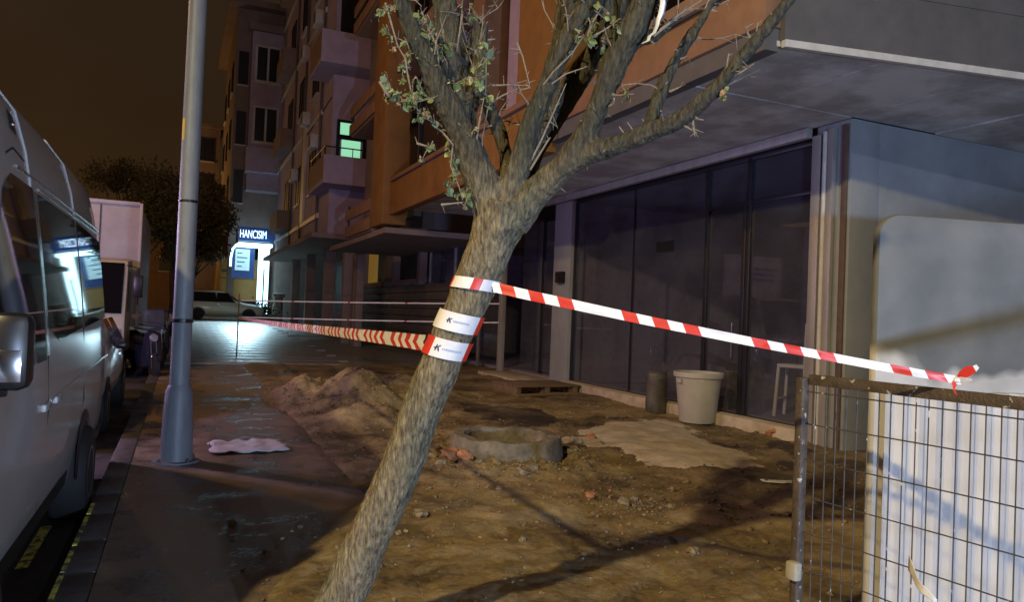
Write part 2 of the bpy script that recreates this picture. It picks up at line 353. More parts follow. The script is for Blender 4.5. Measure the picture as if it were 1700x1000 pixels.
def rebase(t):
    """move a thing's Empty to the middle of its foot, leaving its parts where they stand"""
    bpy.context.view_layer.update()
    pts = []
    def walk(o):
        if o.type == 'MESH': pts.extend([o.matrix_world @ Vector(c) for c in o.bound_box])
        for ch in o.children: walk(ch)
    walk(t)
    c = Vector(((min(p.x for p in pts)+max(p.x for p in pts))/2, (min(p.y for p in pts)+max(p.y for p in pts))/2, min(p.z for p in pts)))
    for ch in t.children: ch.location -= c
    t.location += c
    return t

# ------------------------------------------------------------------ ground
def grid_obj(name, m, xs, ys, Z, kind='structure', smooth=True):
    nx, ny = len(xs), len(ys); X, Y = np.meshgrid(xs, ys)
    v = np.stack([X.ravel(), Y.ravel(), Z.ravel()], 1)
    i = np.arange((ny-1)*nx).reshape(ny-1, nx)[:, :-1].ravel()
    f = np.stack([i, i+1, i+nx+1, i+nx], 1)
    me = bpy.data.meshes.new(name); me.from_pydata(v.tolist(), [], f.tolist()); me.update(); me.materials.append(m)
    me.polygons.foreach_set('use_smooth', [smooth]*len(me.polygons))
    o = bpy.data.objects.new(name, me); COL.objects.link(o); o['kind'] = kind
    return o
RING = (3.12, 7.0)
PIT = [(2.50, 6.62), (2.85, 6.35), (3.35, 6.6), (3.9, 7.35), (4.50, 8.35), (4.25, 8.62), (3.62, 7.98), (3.22, 8.62), (2.85, 8.1), (2.55, 7.3)]
def poly_sdf(X, Y, poly):
    d = np.full(X.shape, 1e9); ins = np.zeros(X.shape, bool); n = len(poly)
    for k in range(n):
        (ax, ay), (bx, by) = poly[k], poly[(k+1) % n]
        ex, ey = bx-ax, by-ay; t = np.clip(((X-ax)*ex+(Y-ay)*ey)/(ex*ex+ey*ey), 0, 1)
        d = np.minimum(d, np.hypot(X-ax-t*ex, Y-ay-t*ey))
        c = ((ay > Y) != (by > Y)) & (X < (bx-ax)*(Y-ay)/(by-ay+1e-12)+ax); ins ^= c
    return np.where(ins, -d, d)
def mud_height(X, Y):
    n1 = vnoise(X, Y, .9, 1); n2 = vnoise(X, Y, 3.1, 2); n3 = vnoise(X, Y, 9.0, 3)
    edge = np.where(Y < 5.8, .42+(Y-3.93)*.50, 1.40)+n2*.16+n1*.10+n3*.07
    inside = sstep(-.30, .14, X-edge)
    n4 = vnoise(X, Y, 21.0, 4)
    z = -.06+inside*(.085+.03*n1+.028*n2+.018*n3+.010*n4)
    # wheel ruts along the site
    for rx in (2.0, 3.5):
        z -= inside*.022*np.exp(-((X-rx-.12*np.sin(Y*.7))/.13)**2)*sstep(2, 3, Y)
    z += inside*(sstep(3.0, 5.0, X)*.0)
    rd = np.hypot(X-RING[0], Y-RING[1]); sd = rd-.56
    z -= .75*sstep(.50, .40, rd)
    z += .075*np.exp(-((rd-.78)/.22)**2)*(.6+.9*n2+.6*n3).clip(0, 1.5)*(rd > .5)
    # spoil heaps behind the pit
    h1 = .52*np.exp(-(((X-2.45)/.62)**2+((Y-11.2)/1.0)**2)**1.15)
    h2 = .36*np.exp(-(((X-1.95)/.55)**2+((Y-12.0)/1.0)**2)**1.2)
    h3 = .34*np.exp(-(((X-3.5)/.75)**2+((Y-12.2)/1.2)**2)**1.2)
    h4 = .22*np.exp(-(((X-2.3)/.5)**2+((Y-9.7)/.5)**2)**1.2)
    hh = np.maximum.reduce([h1, h2, h3, h4]); z += hh*(1+.16*n2+.07*n3+.03*n4)
    z += .035*n4*np.exp(-((rd-.8)/.25)**2)*inside*(rd > .5)
    # the ground ramps up to the shop plinth
    z += .05*sstep(6.2, 7.3, X)*sstep(6.0, 7.0, Y)
    return z
xs = np.concatenate([np.arange(-.36, 7.5, .04), np.arange(7.5, 13, .4)])
ys = np.concatenate([np.arange(-4, 1.0, .25), np.arange(1.0, 13.0, .04), np.arange(13.0, 19.2, .15)])
XX, YY = np.meshgrid(xs, ys)
mud = grid_obj('mud_ground', M_mud, xs, ys, mud_height(XX, YY))
mud['label'] = 'dug-up yellow brown mud between the pavement and the shop front'
def hmud(x, y): return float(mud_height(np.array([[float(x)]]), np.array([[float(y)]]))[0, 0])

px_ = np.arange(-.36, 1.62, .11); py_ = np.concatenate([np.arange(-4, 3, .5), np.arange(3, 19.1, .12)])
PX_, PY_ = np.meshgrid(px_, py_)
pave = grid_obj('pavement', M_pave, px_, py_, .006+.010*vnoise(PX_, PY_, .8, 5)+.004*vnoise(PX_, PY_, 3, 6)-.10*sstep(1.42, 1.6, PX_))
pave['label'] = 'damp grey pavement strip along the kerb'
# road, far pavement and the land beyond
yy = [-40, -10, 0, 10, 18, 20, 25, 30, 35, 40, 45, 50, 52, 80, 150]
grid_obj('road', M_road, np.array([-14., -6, -3, -.5]), np.array(yy, float), np.array([[gz(y)-.12]*4 for y in yy]))
yy2 = [19.0, 20, 25, 30, 35, 40, 45, 50, 52, 80, 150]
grid_obj('far_pavement', M_slabwet, np.array([-.36, 4.2, 12, 30]), np.array(yy2, float), np.array([[gz(y)-.012]*4 for y in yy2]))
g = MB().add([(-400, -300, -.6), (400, -300, -.6), (400, 600, -.6), (-400, 600, -.6)], [(0, 1, 2, 3)]).build('ground', M_far); g['kind'] = 'structure'
# wet paving slabs up the street (parts of the far pavement)
fp = bpy.data.objects['far_pavement']
slabme = MB().box(-.297, .297, -.446, .446, -.03, .0).build('paving_slab', M_slabwet, fp)
first = True
for iy in range(34):
    y = 19.6+iy*.9
    for ix in range(7):
        x = -.02+ix*.6+(.3 if iy % 2 else 0)
        if len([1 for _ in ()]) or x > 4.1: continue
        o = slabme if first else slabme.copy()
        if not first: COL.objects.link(o)
        first = False
        o.location = (x, y, gz(y)+.012+random.uniform(-.0015, .0015)); o.rotation_euler = (math.atan(.0185)+random.uniform(-.002, .002), random.uniform(-.002, .002), 0)
# kerb stones, parts of the kerb; the nearest wear yellow paint
kerb = tag(thing('kerb', None, None), 'row of kerb stones along the wet road', kind='structure')
for k in range(30):
    y0 = 1.0+k*.6
    box('kerb_stone', M_kerb, kerb, -.545, -.362, y0, y0+.585, -.14, .012+random.uniform(-.004, .002), bevel=.018)
for y0, y1 in ((3.4, 3.95), (4.02, 4.56), (4.62, 5.0), (5.1, 5.75), (5.82, 6.1)):
    box('paint_stripe', M_kerbpaint, kerb, -.536, -.512, y0, y1, .006, .0165)
yl = MB().add([(-.83, 5.15, -.113), (-.765, 5.15, -.113), (-.765, 6.05, -.113), (-.83, 6.05, -.113)], [(0, 1, 2, 3)]).build('yellow_strip', M_kerbpaint); yl['kind'] = 'structure'  # short flat yellow strip on the road beside the kerb

# hardened cement spill by the bin: a thin sheet that follows the mud
def puddle(name, poly, m, lift, label):
    poly = [(x, y) for x, y in poly]
    x0, x1 = min(p[0] for p in poly), max(p[0] for p in poly); y0, y1 = min(p[1] for p in poly), max(p[1] for p in poly)
    xs = np.arange(x0-.2, x1+.2, .05); ys = np.arange(y0-.2, y1+.2, .05); X, Y = np.meshgrid(xs, ys)
    sd = poly_sdf(X, Y, poly)+.34*vnoise(X, Y, 1.5, 11)+.18*vnoise(X, Y, 4, 12)+.08*vnoise(X, Y, 13, 13)
    Z = mud_height(X, Y)*.75+lift*sstep(.15, -.55, sd)-.05*sstep(-.08, .25, sd)
    o = grid_obj(name, m, xs, ys, Z); o['label'] = label; return o
puddle('cement_spill', [(5.1, 9.0), (6.6, 9.2), (6.35, 7.6), (5.95, 6.5), (5.5, 5.9), (4.85, 5.8), (4.5, 6.3), (4.2, 7.5)], M_cement, .040, 'pale sheet of spilled cement in front of the grey bin')

puddle('wet_mud', [(3.75, 8.9), (4.3, 8.75), (5.0, 9.3), (5.2, 10.4), (4.4, 10.9), (3.7, 10.4)], M_wet, .035, 'dark wet mud behind the manhole ring')
puddle('wet_mud', [(5.9, 5.6), (6.9, 6.4), (7.0, 7.2), (6.5, 7.1), (6.1, 6.3), (5.4, 5.5)], M_wet, .035, 'dark wet mud below the corner pillar')

mr_ = thing('manhole_ring', 'broken grey concrete manhole ring half buried in the mud', 'manhole', (RING[0], RING[1], -.05))
rm_ = MB(); N_ = 64; vs = []
for k in range(N_):
    a = 2*math.pi*k/N_; h = .31+.035*noise.noise(Vector((math.cos(a)*2.2, math.sin(a)*2.2, 4)))+(.02*noise.noise(Vector((a*6, 1, 1)))); j = .012*noise.noise(Vector((a*4, 3, 1)))
    for r_, z_ in ((.60+j, 0), (.575+j, h*.6), (.56+j, h-.015), (.55+j, h), (.445+j, h), (.435+j, h-.015), (.435, -.3)): vs.append((r_*math.cos(a), r_*math.sin(a), z_))
rm_.add(vs, [(k*7+i, ((k+1) % N_)*7+i, ((k+1) % N_)*7+i+1, k*7+i+1) for k in range(N_) for i in range(6)])
rm_.build('ring', M_ringconc, mr_, smooth=True, angle=50)
MB().lathe((0, 0, -.28), [(.432, .0), (.0, .0)], 32, cap=False).build('water', M_vanglass, mr_)
# rubble: bigger pieces are things, the small grit is one mass
def rock_mesh(r, seed, m, flat=.7):
    bm = bmesh.new(); bmesh.ops.create_icosphere(bm, subdivisions=2, radius=r)
    for v in bm.verts:
        k = 1+.55*noise.noise(v.co*(1.6/r)+Vector((seed, seed*2, 0))); v.co = Vector((v.co.x*k*1.15, v.co.y*k, v.co.z*k*flat))
    me = bpy.data.meshes.new('rubble'); bm.to_mesh(me); bm.free(); me.materials.append(m); return me
rk = [rock_mesh(.05, i*3.3, M_stone) for i in range(4)]+[rock_mesh(.05, 20+i, M_brickred) for i in range(2)]
spots = [(2.42, 6.72, 2.0, 4), (2.50, 6.55, 1.6, 5), (2.30, 6.95, 1.2, 0), (2.28, 6.62, 1.0, 1), (2.6, 6.45, .8, 2), (2.2, 7.15, .9, 3),
         (4.2, 7.5, 1.6, 0), (4.35, 7.75, 1.3, 1), (4.0, 7.15, 1.1, 2), (4.5, 7.4, 1.0, 3), (4.65, 7.9, 1.2, 5), (4.1, 7.85, .9, 2),
         (3.05, 6.22, 1.1, 1), (3.2, 6.3, .8, 3), (2.9, 6.12, 1.2, 0), (3.5, 6.55, .9, 2), (3.75, 6.8, 1.0, 1), (3.4, 6.2, .7, 0),
         (3.3, 5.05, .9, 3), (3.5, 5.2, .7, 2), (3.1, 5.25, .8, 4), (3.65, 4.9, .6, 1), (2.9, 4.8, .7, 0), (4.0, 4.7, .6, 2), (3.95, 5.3, .7, 3),
         (1.62, 5.12, 1.0, 0), (3.05, 3.85, .8, 3), (2.75, 9.2, 1.6, 1), (2.9, 9.4, 1.1, 2), (7.05, 7.35, 1.9, 4), (4.4, 4.4, .5, 0), (1.35, 4.7, .5, 3), (2.1, 4.4, .5, 1),
         (.37, 5.31, .55, 2), (2.45, 5.6, .6, 3), (3.7, 3.9, .5, 0), (5.3, 5.1, .8, 1), (5.6, 5.5, .7, 3)]
def where(x, y):
    if Vector((x-3.3, y-7.2)).length < 1.7: return ('left of the manhole ring' if x < 2.78 else ('right of the manhole ring' if x > 3.9 else 'in front of the manhole ring'))
    if y > 9: return 'at the foot of the soil heap'
    if x > 6.5: return 'below the corner pillar'
    if x < 1.0: return 'on the dark pavement'
    return 'on the bare mud'
for x, y, s, k in spots:
    o = bpy.data.objects.new('rubble', rk[k]); COL.objects.link(o)
    o.location = (x, y, (hmud(x, y) if x > 1.0 else .012)+.018*s); o.scale = (s, s, s); o.rotation_euler = (random.random()*.5, random.random()*.5, random.random()*6)
    tag(o, ('orange brick fragment lying ' if k > 3 else 'pale broken stone lying ')+where(x, y), 'rubble', 'rubble '+where(x, y))
gm = MB()
for _ in range(3000):
    if random.random() < .55:
        a = random.random()*6.28; r = abs(random.gauss(0, .75)); c = random.choice([(2.5, 6.9), (4.3, 7.6), (3.2, 6.1), (3.5, 5.1), (3.4, 5.0), (2.9, 9.3), (4.6, 8.2)]); x = c[0]+math.cos(a)*r*1.1; y = c[1]+math.sin(a)*r*.8
    else: x = random.uniform(.6, 7.0); y = random.uniform(2.4, 12)
    if x < .7+max(0, (y-4)*.4) and x < 1.5: continue
    if x > 7.1 or y < 2.2 or math.hypot(x-RING[0], y-RING[1]) < .56: continue
    s = random.uniform(.004, .011)*(2.0 if random.random() < .10 else 1)
    z = hmud(x, y)+s*.3
    q = Matrix.Rotation(random.random()*6, 3, Vector((random.random(), random.random(), 1)).normalized())
    P = [(1, 0, 0), (-1, .3, 0), (0, 1.1, .1), (.1, -1, 0), (0, .1, .8), (0, 0, -.8)]
    gm.add([tuple(Vector((x, y, z))+q@Vector(p)*s) for p in P], [(0, 2, 4), (2, 1, 4), (1, 3, 4), (3, 0, 4), (2, 0, 5), (1, 2, 5), (3, 1, 5), (0, 3, 5)], 0 if random.random() < .93 else 1)
tag(gm.build('grit', [M_stone, M_brickred]), 'scattered small stones and grit over the mud', kind='stuff')
# soil clods along the pit rim, on the heaps and spilled over the pavement edge
cm = MB(); ico = bmesh.new(); bmesh.ops.create_icosphere(ico, subdivisions=1, radius=1); iv = [v.co.copy() for v in ico.verts]; fi = [tuple(v.index for v in f.verts) for f in ico.faces]; ico.free()
def clod(x, y, s):
    z = hmud(x, y) if x > 1.0 else max(hmud(x, y), .008)
    sd = random.random()*50; q = Matrix.Rotation(random.random()*6, 3, 'Z')
    cm.add([tuple(Vector((x, y, z+s*.25))+q@Vector((v.x*1.25*s, v.y*s, v.z*.62*s))*(1+.8*noise.noise(v*1.4+Vector((sd, 0, 0))))) for v in iv], fi)
for _ in range(2400):
    k = random.random()
    if k < .22:
        a = random.random()*6.283; r = .62+abs(random.gauss(0, .22)); x, y = RING[0]+math.cos(a)*r, RING[1]+math.sin(a)*r
    elif k < .55: x, y = random.gauss(2.4, .7), random.gauss(11.0, 1.0)
    elif k < .66:
        y = random.uniform(3.6, 14); e_ = .42+(y-3.93)*.5 if y < 5.8 else 1.40; x = e_+random.gauss(0, .22)
    else: x, y = random.uniform(1.5, 7.0), random.uniform(3, 12)
    if x < -.3 or x > 7.1 or y < 2.5: continue
    clod(x, y, abs(random.gauss(0, .0095))+.004)
tag(cm.build('soil_clods', M_mud, smooth=True, angle=80), 'loose soil clods strewn round the manhole ring and heaps', kind='stuff')
# torn white plastic scrap on the mud
def scrap(name, c, w, h, m, label, cat, rz=0, seed=0, tilt=0):
    n = 12; mb = MB(); vs = []
    for j in range(n+1):
        for i in range(n+1):
            u, v = i/n-.5, j/n-.5
            z = .12*min(w, h)*(noise.noise(Vector((u*4+seed, v*4, seed)))+.5*noise.noise(Vector((u*9, v*9+seed, 3))))
            k = 1+.25*noise.noise(Vector((u*3, v*3, seed+9)))
            vs.append((u*w*k, v*h*k, abs(z)+.006))
    mb.add(vs, [(j*(n+1)+i, j*(n+1)+i+1, (j+1)*(n+1)+i+1, (j+1)*(n+1)+i) for j in range(n) for i in range(n)])
    o = mb.build(name, m, smooth=True, angle=60); o.location = c; o.rotation_euler = (tilt, 0, rz)
    sm = o.modifiers.new('s', 'SOLIDIFY'); sm.thickness = .004
    return tag(o, label, cat)
scrap('plastic_scrap', (5.15, 5.25, hmud(5.15, 5.25)+.01), .36, .11, M_whiteplastic, 'torn strip of white plastic lying on dark mud left of the fence', 'plastic scrap', -.4, 3)
scrap('cloth_sheet', (.70, 8.08, .015), .74, .60, M_sheet, 'pale crumpled cloth lying on the pavement right of the pole foot', 'cloth', .12, 5)
scrap('wrapper', (.37, 5.05, .012), .05, .03, M_whiteplastic, 'tiny bright scrap of foil on the dark pavement', 'litter', .3, 8)

# ------------------------------------------------------------------ corner building (right): shop front under an overhanging upper floor
A = thing('corner_building', 'near corner building with dark glass shop front below a terracotta overhang', 'building')
XS = 7.2; SOF = 4.0
def skew(x): return 5.07-(x-4.61)*.187        # front edge of the overhang, slightly out of square
# ground-floor masonry
box('side_wall', M_grey, A, 7.25, 14.0, 6.40, 6.62, -.1, SOF)
pl = MB().box(XS-.02, XS+.45, 6.385, 6.92, -.1, SOF).build('pillar', M_grey, A, bevel=.01)
box('shutter_guide', M_steel, pl, XS-.085, XS-.022, 6.80, 6.935, .02, SOF-.12, .004)
box('shutter_guide', M_steel, pl, XS-.085, XS-.022, 6.60, 6.69, .02, SOF-.08, .004)
box('edge_strip', M_rust, pl, XS-.05, XS-.022, 6.42, 6.50, .02, SOF-.06, .004)
MB().tube([(XS-.07, 6.735, .05), (XS-.07, 6.735, SOF-.1)], .032, 10).build('drain_pipe', M_trim, pl, smooth=True)
box('plinth', M_cement, A, XS-.20, XS+.3, 6.95, 13.2, -.1, .21, .02)
# dividing column and the entrance bay behind it
col = MB().box(XS-.06, XS+.25, 13.22, 13.95, -.1, 3.86).build('pillar', M_grey, A, bevel=.008)
box('threshold_step', M_cement, A, XS-.6, XS+.4, 13.97, 16.7, -.1, .10, .01)
box('door_post', M_steel, A, XS-.05, XS+.08, 16.70, 16.86, -.1, 3.86, .005)
# glazing: panes and the frame bars
def pane(y0, y1, z0, z1, par=A, x=XS+.05): return box('window_pane', M_shopglass, par, x, x+.012, y0, y1, z0, z1)
for a, b_ in ((6.97, 8.12), (8.18, 9.02), (9.10, 11.05), (11.10, 13.18)):
    if a > 9.05: pane(a, b_, .22, 3.80)
    else: pane(a, b_, .22, 3.18); pane(a, b_, 3.24, 3.80)
for y in (6.945, 8.15, 9.06, 13.2): box('mullion', M_frame, A, XS+.02, XS+.10, y-.04, y+.04, .15, 3.84, .004)
box('mullion', M_frame, A, XS+.035, XS+.085, 11.062, 11.088, .23, 3.80)
box('transom', M_frame, A, XS+.022, XS+.098, 6.99, 9.02, 3.183, 3.237, .004)
box('sill_rail', M_frame, A, XS+.021, XS+.099, 6.99, 13.16, .152, .218, .004)
box('head_rail', M_frame, A, XS+.021, XS+.099, 6.99, 13.16, 3.803, 3.88, .004)
box('door_stile', M_frame, A, XS+.018, XS+.06, 8.20, 8.27, .222, 3.18, .004)
MB().tube([(XS-.03, 8.36, 1.0), (XS-.03, 8.36, 1.5)], .014, 8).build('door_handle', M_chrome, A, smooth=True)
box('window_notice', M_black, A, XS+.036, XS+.048, 9.90, 10.38, 2.64, 2.81)
# entrance bay
for a, b_ in ((14.0, 14.62), (14.7, 15.5), (15.58, 16.68)): pane(a, b_, .2, 3.7, x=XS+.5)
for y in (14.66, 15.54): box('mullion', M_frame, A, XS+.47, XS+.55, y-.036, y+.036, .1, 3.8, .004)
# recessed street facade further along
box('window_pane', M_shopglass, A, XS+.1, XS+.112, 16.9, 23.0, .4, 3.7)
for y in (18.5, 20.6, 23.0): box('mullion', M_steel, A, XS+.06, XS+.13, y-.05, y+.05, .0, 3.84, .004)
# interior: floor, rear wall, ceiling and a partition
box('interior_floor', M_int, A, XS+.3, 13.6, 6.66, 24, -.1, .14)
box('interior_wall', M_int, A, 13.6, 13.8, 6.66, 24, -.1, 3.9)
box('interior_wall', M_int, A, XS+.4, 13.55, 24.02, 24.2, -.1, 3.9)
box('partition', M_int, A, XS+.3, 13.5, 13.4, 13.52, .15, 3.86)
# soffit of the overhang: stained panels with narrow joints
xs_ = [4.66, 5.9, 7.17, 8.6, 10.4, 13.95]; 
for i in range(len(xs_)-1):
    a, b_ = xs_[i]+.006, xs_[i+1]-.006
    ys_ = [None, 6.38, 8.9, 11.4, 14.0, 17.9] if b_ < XS else [None, 6.38]
    for j in range(len(ys_)-1):
        lo_a = skew(a)+.06 if j == 0 else ys_[j]+.006; lo_b = skew(b_)+.06 if j == 0 else ys_[j]+.006
        h = SOF+random.uniform(-.008, .008)
        MB().prism([(a, lo_a), (b_, lo_b), (b_, ys_[j+1]-.006), (a, ys_[j+1]-.006)], 'z', h, h+.05).build('soffit_panel', M_soffit, A)
box('soffit_beam', M_steel, A, XS-.16, XS-.065, 6.95, 16.6, 3.86, 3.985, .006)
# fascia and upper floors
box('fascia_band', M_terra, A, 4.60, 4.80, 5.08, 9.36, 4.165, 4.58, .012); box('unlit_soffit_board', M_greydark, A, 4.64, 4.79, 5.10, 9.34, 3.955, 4.162); box('fascia_band', M_ochre, A, 4.58, 4.80, 9.42, 17.98, 3.84, 4.62, .012)  # dark board under the near band is coloured as the unlit soffit front
box('fascia_cap', M_terra, A, 4.56, 4.80, 9.40, 17.98, 4.665, 4.76, .008); box('fascia_cap', M_terra_light, A, 4.57, 4.80, 5.04, 9.36, 4.632, 4.80, .008)
box('drip_edge', M_black, A, 4.625, 4.79, 5.1, 9.34, 4.582, 4.630); box('drip_edge', M_greydark, A, 4.625, 4.79, 9.44, 17.98, 4.621, 4.664)
# side face of the upper floors: slate cladding with pale drip strip
def side(x0, x1, z0, z1, m, name, off=0, thick=.12, lip=0): 
    MB().prism([(x0, skew(x0)-off), (x1, skew(x1)-off), (x1, skew(x1)-off+thick), (x0, skew(x0)-off+thick)], 'z', z0, z1).build(name, m, A)
side(4.80, 14, 3.985, 4.05, M_trim, 'drip_strip', .012, .05)
side(4.80, 14, 4.052, 4.60, M_greydark, 'cladding_panel', 0)
side(4.81, 5.34, 4.605, 9.5, M_greydark, 'cladding_panel', .0)
side(5.35, 5.47, 4.605, 9.5, M_trim, 'corner_trim', .012, .08)
side(5.48, 7.6, 4.605, 9.5, M_greydark, 'cladding_panel', .0)
side(7.61, 14, 4.605, 9.5, M_greydark, 'cladding_panel', .0)
# long street face of the upper floors
HT = 22
box('upper_wall', M_lilac, A, 5.25, 5.45, 5.35, 18.0, 4.05, HT)
box('upper_floor', M_greydark, A, 4.81, 13.9, 5.6, 17.95, 4.06, 4.3)
def upbay(y0, y1, m, x0=4.62, z0=4.765, z1=HT, name='wall_panel'): box(name, m, A, x0, 5.245, y0, y1, z0, z1)
upbay(8.98, 10.52, M_ochre, 4.62)
upbay(12.15, 12.75, M_terra, 4.66)
upbay(5.12, 5.30, M_terra_light, 4.66, z0=4.81)
def window(y0, y1, z0, z1, x=5.2, par=A, nv=1):
    f = MB(); f.box(x-.06, x+.04, y0, y0+.07, z0, z1).box(x-.06, x+.04, y1-.07, y1, z0, z1).box(x-.06, x+.04, y0+.07, y1-.07, z0, z0+.07).box(x-.06, x+.04, y0+.07, y1-.07, z1-.07, z1)
    o = f.build('window', M_frame, par)
    w = (y1-y0-.14)/nv
    for k in range(nv): box('pane', M_vanglass, o, x-.01, x+.005, y0+.07+k*w+(.02 if k else 0), y0+.07+(k+1)*w, z0+.07, z1-.07)
    return o
for fl in range(5):
    z = 4.85+fl*3.3
    window(5.45, 8.85, z, z+2.3, nv=3); window(10.7, 11.15, z, z+2.4); window(13.0, 17.6, z, z+2.3, nv=3)
    if fl: box('fascia_band', M_terra_light, A, 4.55, 5.2, 5.32, 8.97, z-.75, z-.12, .01); box('fascia_band', M_terra_light, A, 4.6, 5.2, 12.76, 17.98, z-.75, z-.12, .01)
    box('curtain_panel', M_lilac, A, 5.12, 5.2, 11.2, 12.1, z-.05, z+2.5)
# big corner column at the far end, and the slatted balconies beyond it
box('corner_column', M_ochre, A, 4.40, 5.02, 18.0, 19.30, 3.62, HT, .015)
for fl in range(6):
    z = 3.55+fl*3.1
    bc = MB().box(4.45, 6.0, 19.32, 22.4, z, z+.18).build('balcony_floor', M_terra_light, A)
    for q in range(2): box('balcony_board', M_terra, A, 4.38, 4.44, 19.32, 22.45, z+.05+q*.50, z+.36+q*.50, .006)
    box('balcony_post', M_frame, A, 4.45, 4.50, 22.36, 22.41, z+.19, z+1.0)
box('rear_wall', M_brownr, A, 5.6, 5.8, 19.3, 25.5, 4.06, HT)
box('canopy', M_brownr, A, 4.5, 7.9, 18.02, 25.6, 3.40, 3.54)
rebase(A)

# things at and behind the shop front
mb = thing('mailbox', 'small black mailbox on the grey pillar between shop window and doorway', 'mailbox')
box('body', M_dark, mb, XS-.16, XS-.062, 13.40, 13.68, 2.18, 2.42, .01); box('flap', M_black, mb, XS-.172, XS-.161, 13.43, 13.65, 2.33, 2.40, .003); rebase(mb)
def bin_():
    t = thing('waste_bin', 'round grey plastic bin standing in front of the dark shop window', 'bin', (6.82, 8.62, .0))
    z0 = hmud(6.82, 8.62)
    t.location.z = z0
    MB().lathe((0, 0, 0), [(.245, .0), (.255, .012), (.325, .66), (.328, .68), (.312, .68), (.245, .03), (.0, .03)], 40, cap=False).build('body', M_bin, t, smooth=True)
    MB().lathe((0, 0, 0), [(.328, .64), (.352, .645), (.356, .70), (.350, .715), (.318, .712), (.316, .682)], 40, cap=False).build('rim', M_bin, t, smooth=True)
    MB().box(-.352, -.325, -.05, .05, .56, .62).build('handle', M_bin, t, bevel=.006)
    MB().lathe((-.14, -.285, .615), [(.0, -.0), (.02, .0), (.02, .012), (.0, .014)], 10, 'y').build('rivet', M_whiteplastic, t)
bin_()
st = thing('dark_drum', 'short dark drum standing against the shop plinth left of the grey bin', 'drum', (6.88, 9.72, hmud(6.88, 9.72)))
MB().lathe((0, 0, 0), [(.155, 0), (.165, .02), (.168, .2), (.160, .22), (.160, .40), (.168, .42), (.162, .60), (.15, .63)], 20).build('column', M_tarp, st, smooth=True)
MB().lathe((0, 0, .632), [(.15, 0), (.155, .015), (.13, .03)], 20).build('top', M_tarp, st, smooth=True)
def chair(x, y, z, rz, label):
    t = thing('chair', label, 'chair', (x, y, z), rz)
    box('seat', M_chair, t, -.20, .20, -.21, .21, .73, .785, .01)
    for sx in (-1, 1):
        for sy in (-1, 1):
            MB().tube([(sx*.20, sy*.23, 0), (sx*.175, sy*.19, .74)]+([(sx*.175, .205, 1.40)] if sy > 0 else []), .025, 8).build('leg', M_chair, t, smooth=True)
    box('back_rest', M_chair, t, -.175, .175, .18, .215, 1.14, 1.39, .012)
    box('stretcher', M_chair, t, -.19, .19, -.215, -.19, .25, .28, .004)
chair(8.4, 8.36, .14, R(205), 'pale tall chair standing inside the shop, seen beside the corner pillar')
# covered table inside the window
tt = thing('covered_table', 'low table under a dark tarpaulin behind the shop glass', 'table', (8.15, 10.0, .14))
for sx in (-1, 1):
    for sy in (-1, 1): box('leg', M_wood, tt, sx*.32-.03, sx*.32+.03, sy*.85-.03, sy*.85+.03, 0, .62)
m_ = MB(); n = 26; vs = []
for j in range(n+1):
    for i in range(n+1):
        u, v = i/n*2-1, j/n*2-1
        d = max(abs(u), abs(v)); drop = max(0, d-.62)/.38
        vs.append((u*.5, v*1.15, .66+.22*math.exp(-((v-.2)/.35)**2-(u/.7)**2)+.05*noise.noise(Vector((u*3, v*5, 1)))-.42*drop))
m_.add(vs, [(j*(n+1)+i, j*(n+1)+i+1, (j+1)*(n+1)+i+1, (j+1)*(n+1)+i) for j in range(n) for i in range(n)]).build('tarpaulin', M_tarp, tt, smooth=True)
# wooden pallet by the doorway
pa = thing('pallet', 'low weathered wooden pallet lying below the shop doorway', 'pallet', (6.25, 12.75, hmud(6.25, 12.75)), R(4))
for k in range(6): box('plank', M_wood, pa, -.70, .70, -.5+k*.175, -.5+k*.175+.14, .17, .195+random.uniform(0, .006), .004)
for k in range(3): box('bearer', M_wood, pa, -.68+k*.61, -.58+k*.61, -.48, .50, .0, .168, .004)
MB().tube([(-.75, -.62, .03), (.1, -.60, .05), (.78, -.55, .03)], .035, 7).build('timber', M_wood, pa)
# grey hoarding along the far shop, with slats
ho = thing('hoarding', 'long grey hoarding of horizontal boards along the far shop front', 'hoarding')
for k in range(9): box('board', M_hoard, ho, 6.86, 6.90+random.uniform(0, .012), 19.2, 31.0, .05+k*.255, .05+k*.255+.235, .004)
for k in range(6): box('post', M_hoard, ho, 6.905, 6.97, 19.3+k*2.3, 19.38+k*2.3, .0, 2.4)
rebase(ho)
# ------------------------------------------------------------------ shop wall between the buildings
mid = thing('shop_front', 'dim shop front with a yellow lit curtain above the grey hoarding', 'shop')
box('wall', M_brownr, mid, 7.0, 7.4, 23.1, 31.6, 2.35, 2.55); box('wall', M_brownr, mid, 7.0, 7.4, 23.1, 31.6, 4.05, 5.0)
box('pilaster', M_brownr, mid, 6.95, 7.2, 23.05, 23.35, -.05, 4.04); box('pilaster', M_brownr, mid, 6.95, 7.2, 26.3, 26.6, -.05, 4.04); box('pilaster', M_brownr, mid, 6.95, 7.2, 31.3, 31.6, 0, 4.04)
box('window_pane', M_black, mid, 7.2, 7.22, 23.36, 26.28, .2, 4.04)
box('curtain', M_curtain, mid, 7.18, 7.22, 26.62, 29.6, 2.56, 4.04); box('lit_curtain', M_yellowlit, mid, 7.18, 7.22, 29.62, 31.28, 2.56, 4.04)
box('lower_wall', M_hoard, mid, 7.1, 7.3, 23.36, 31.28, -.05, 2.34)
rebase(mid)

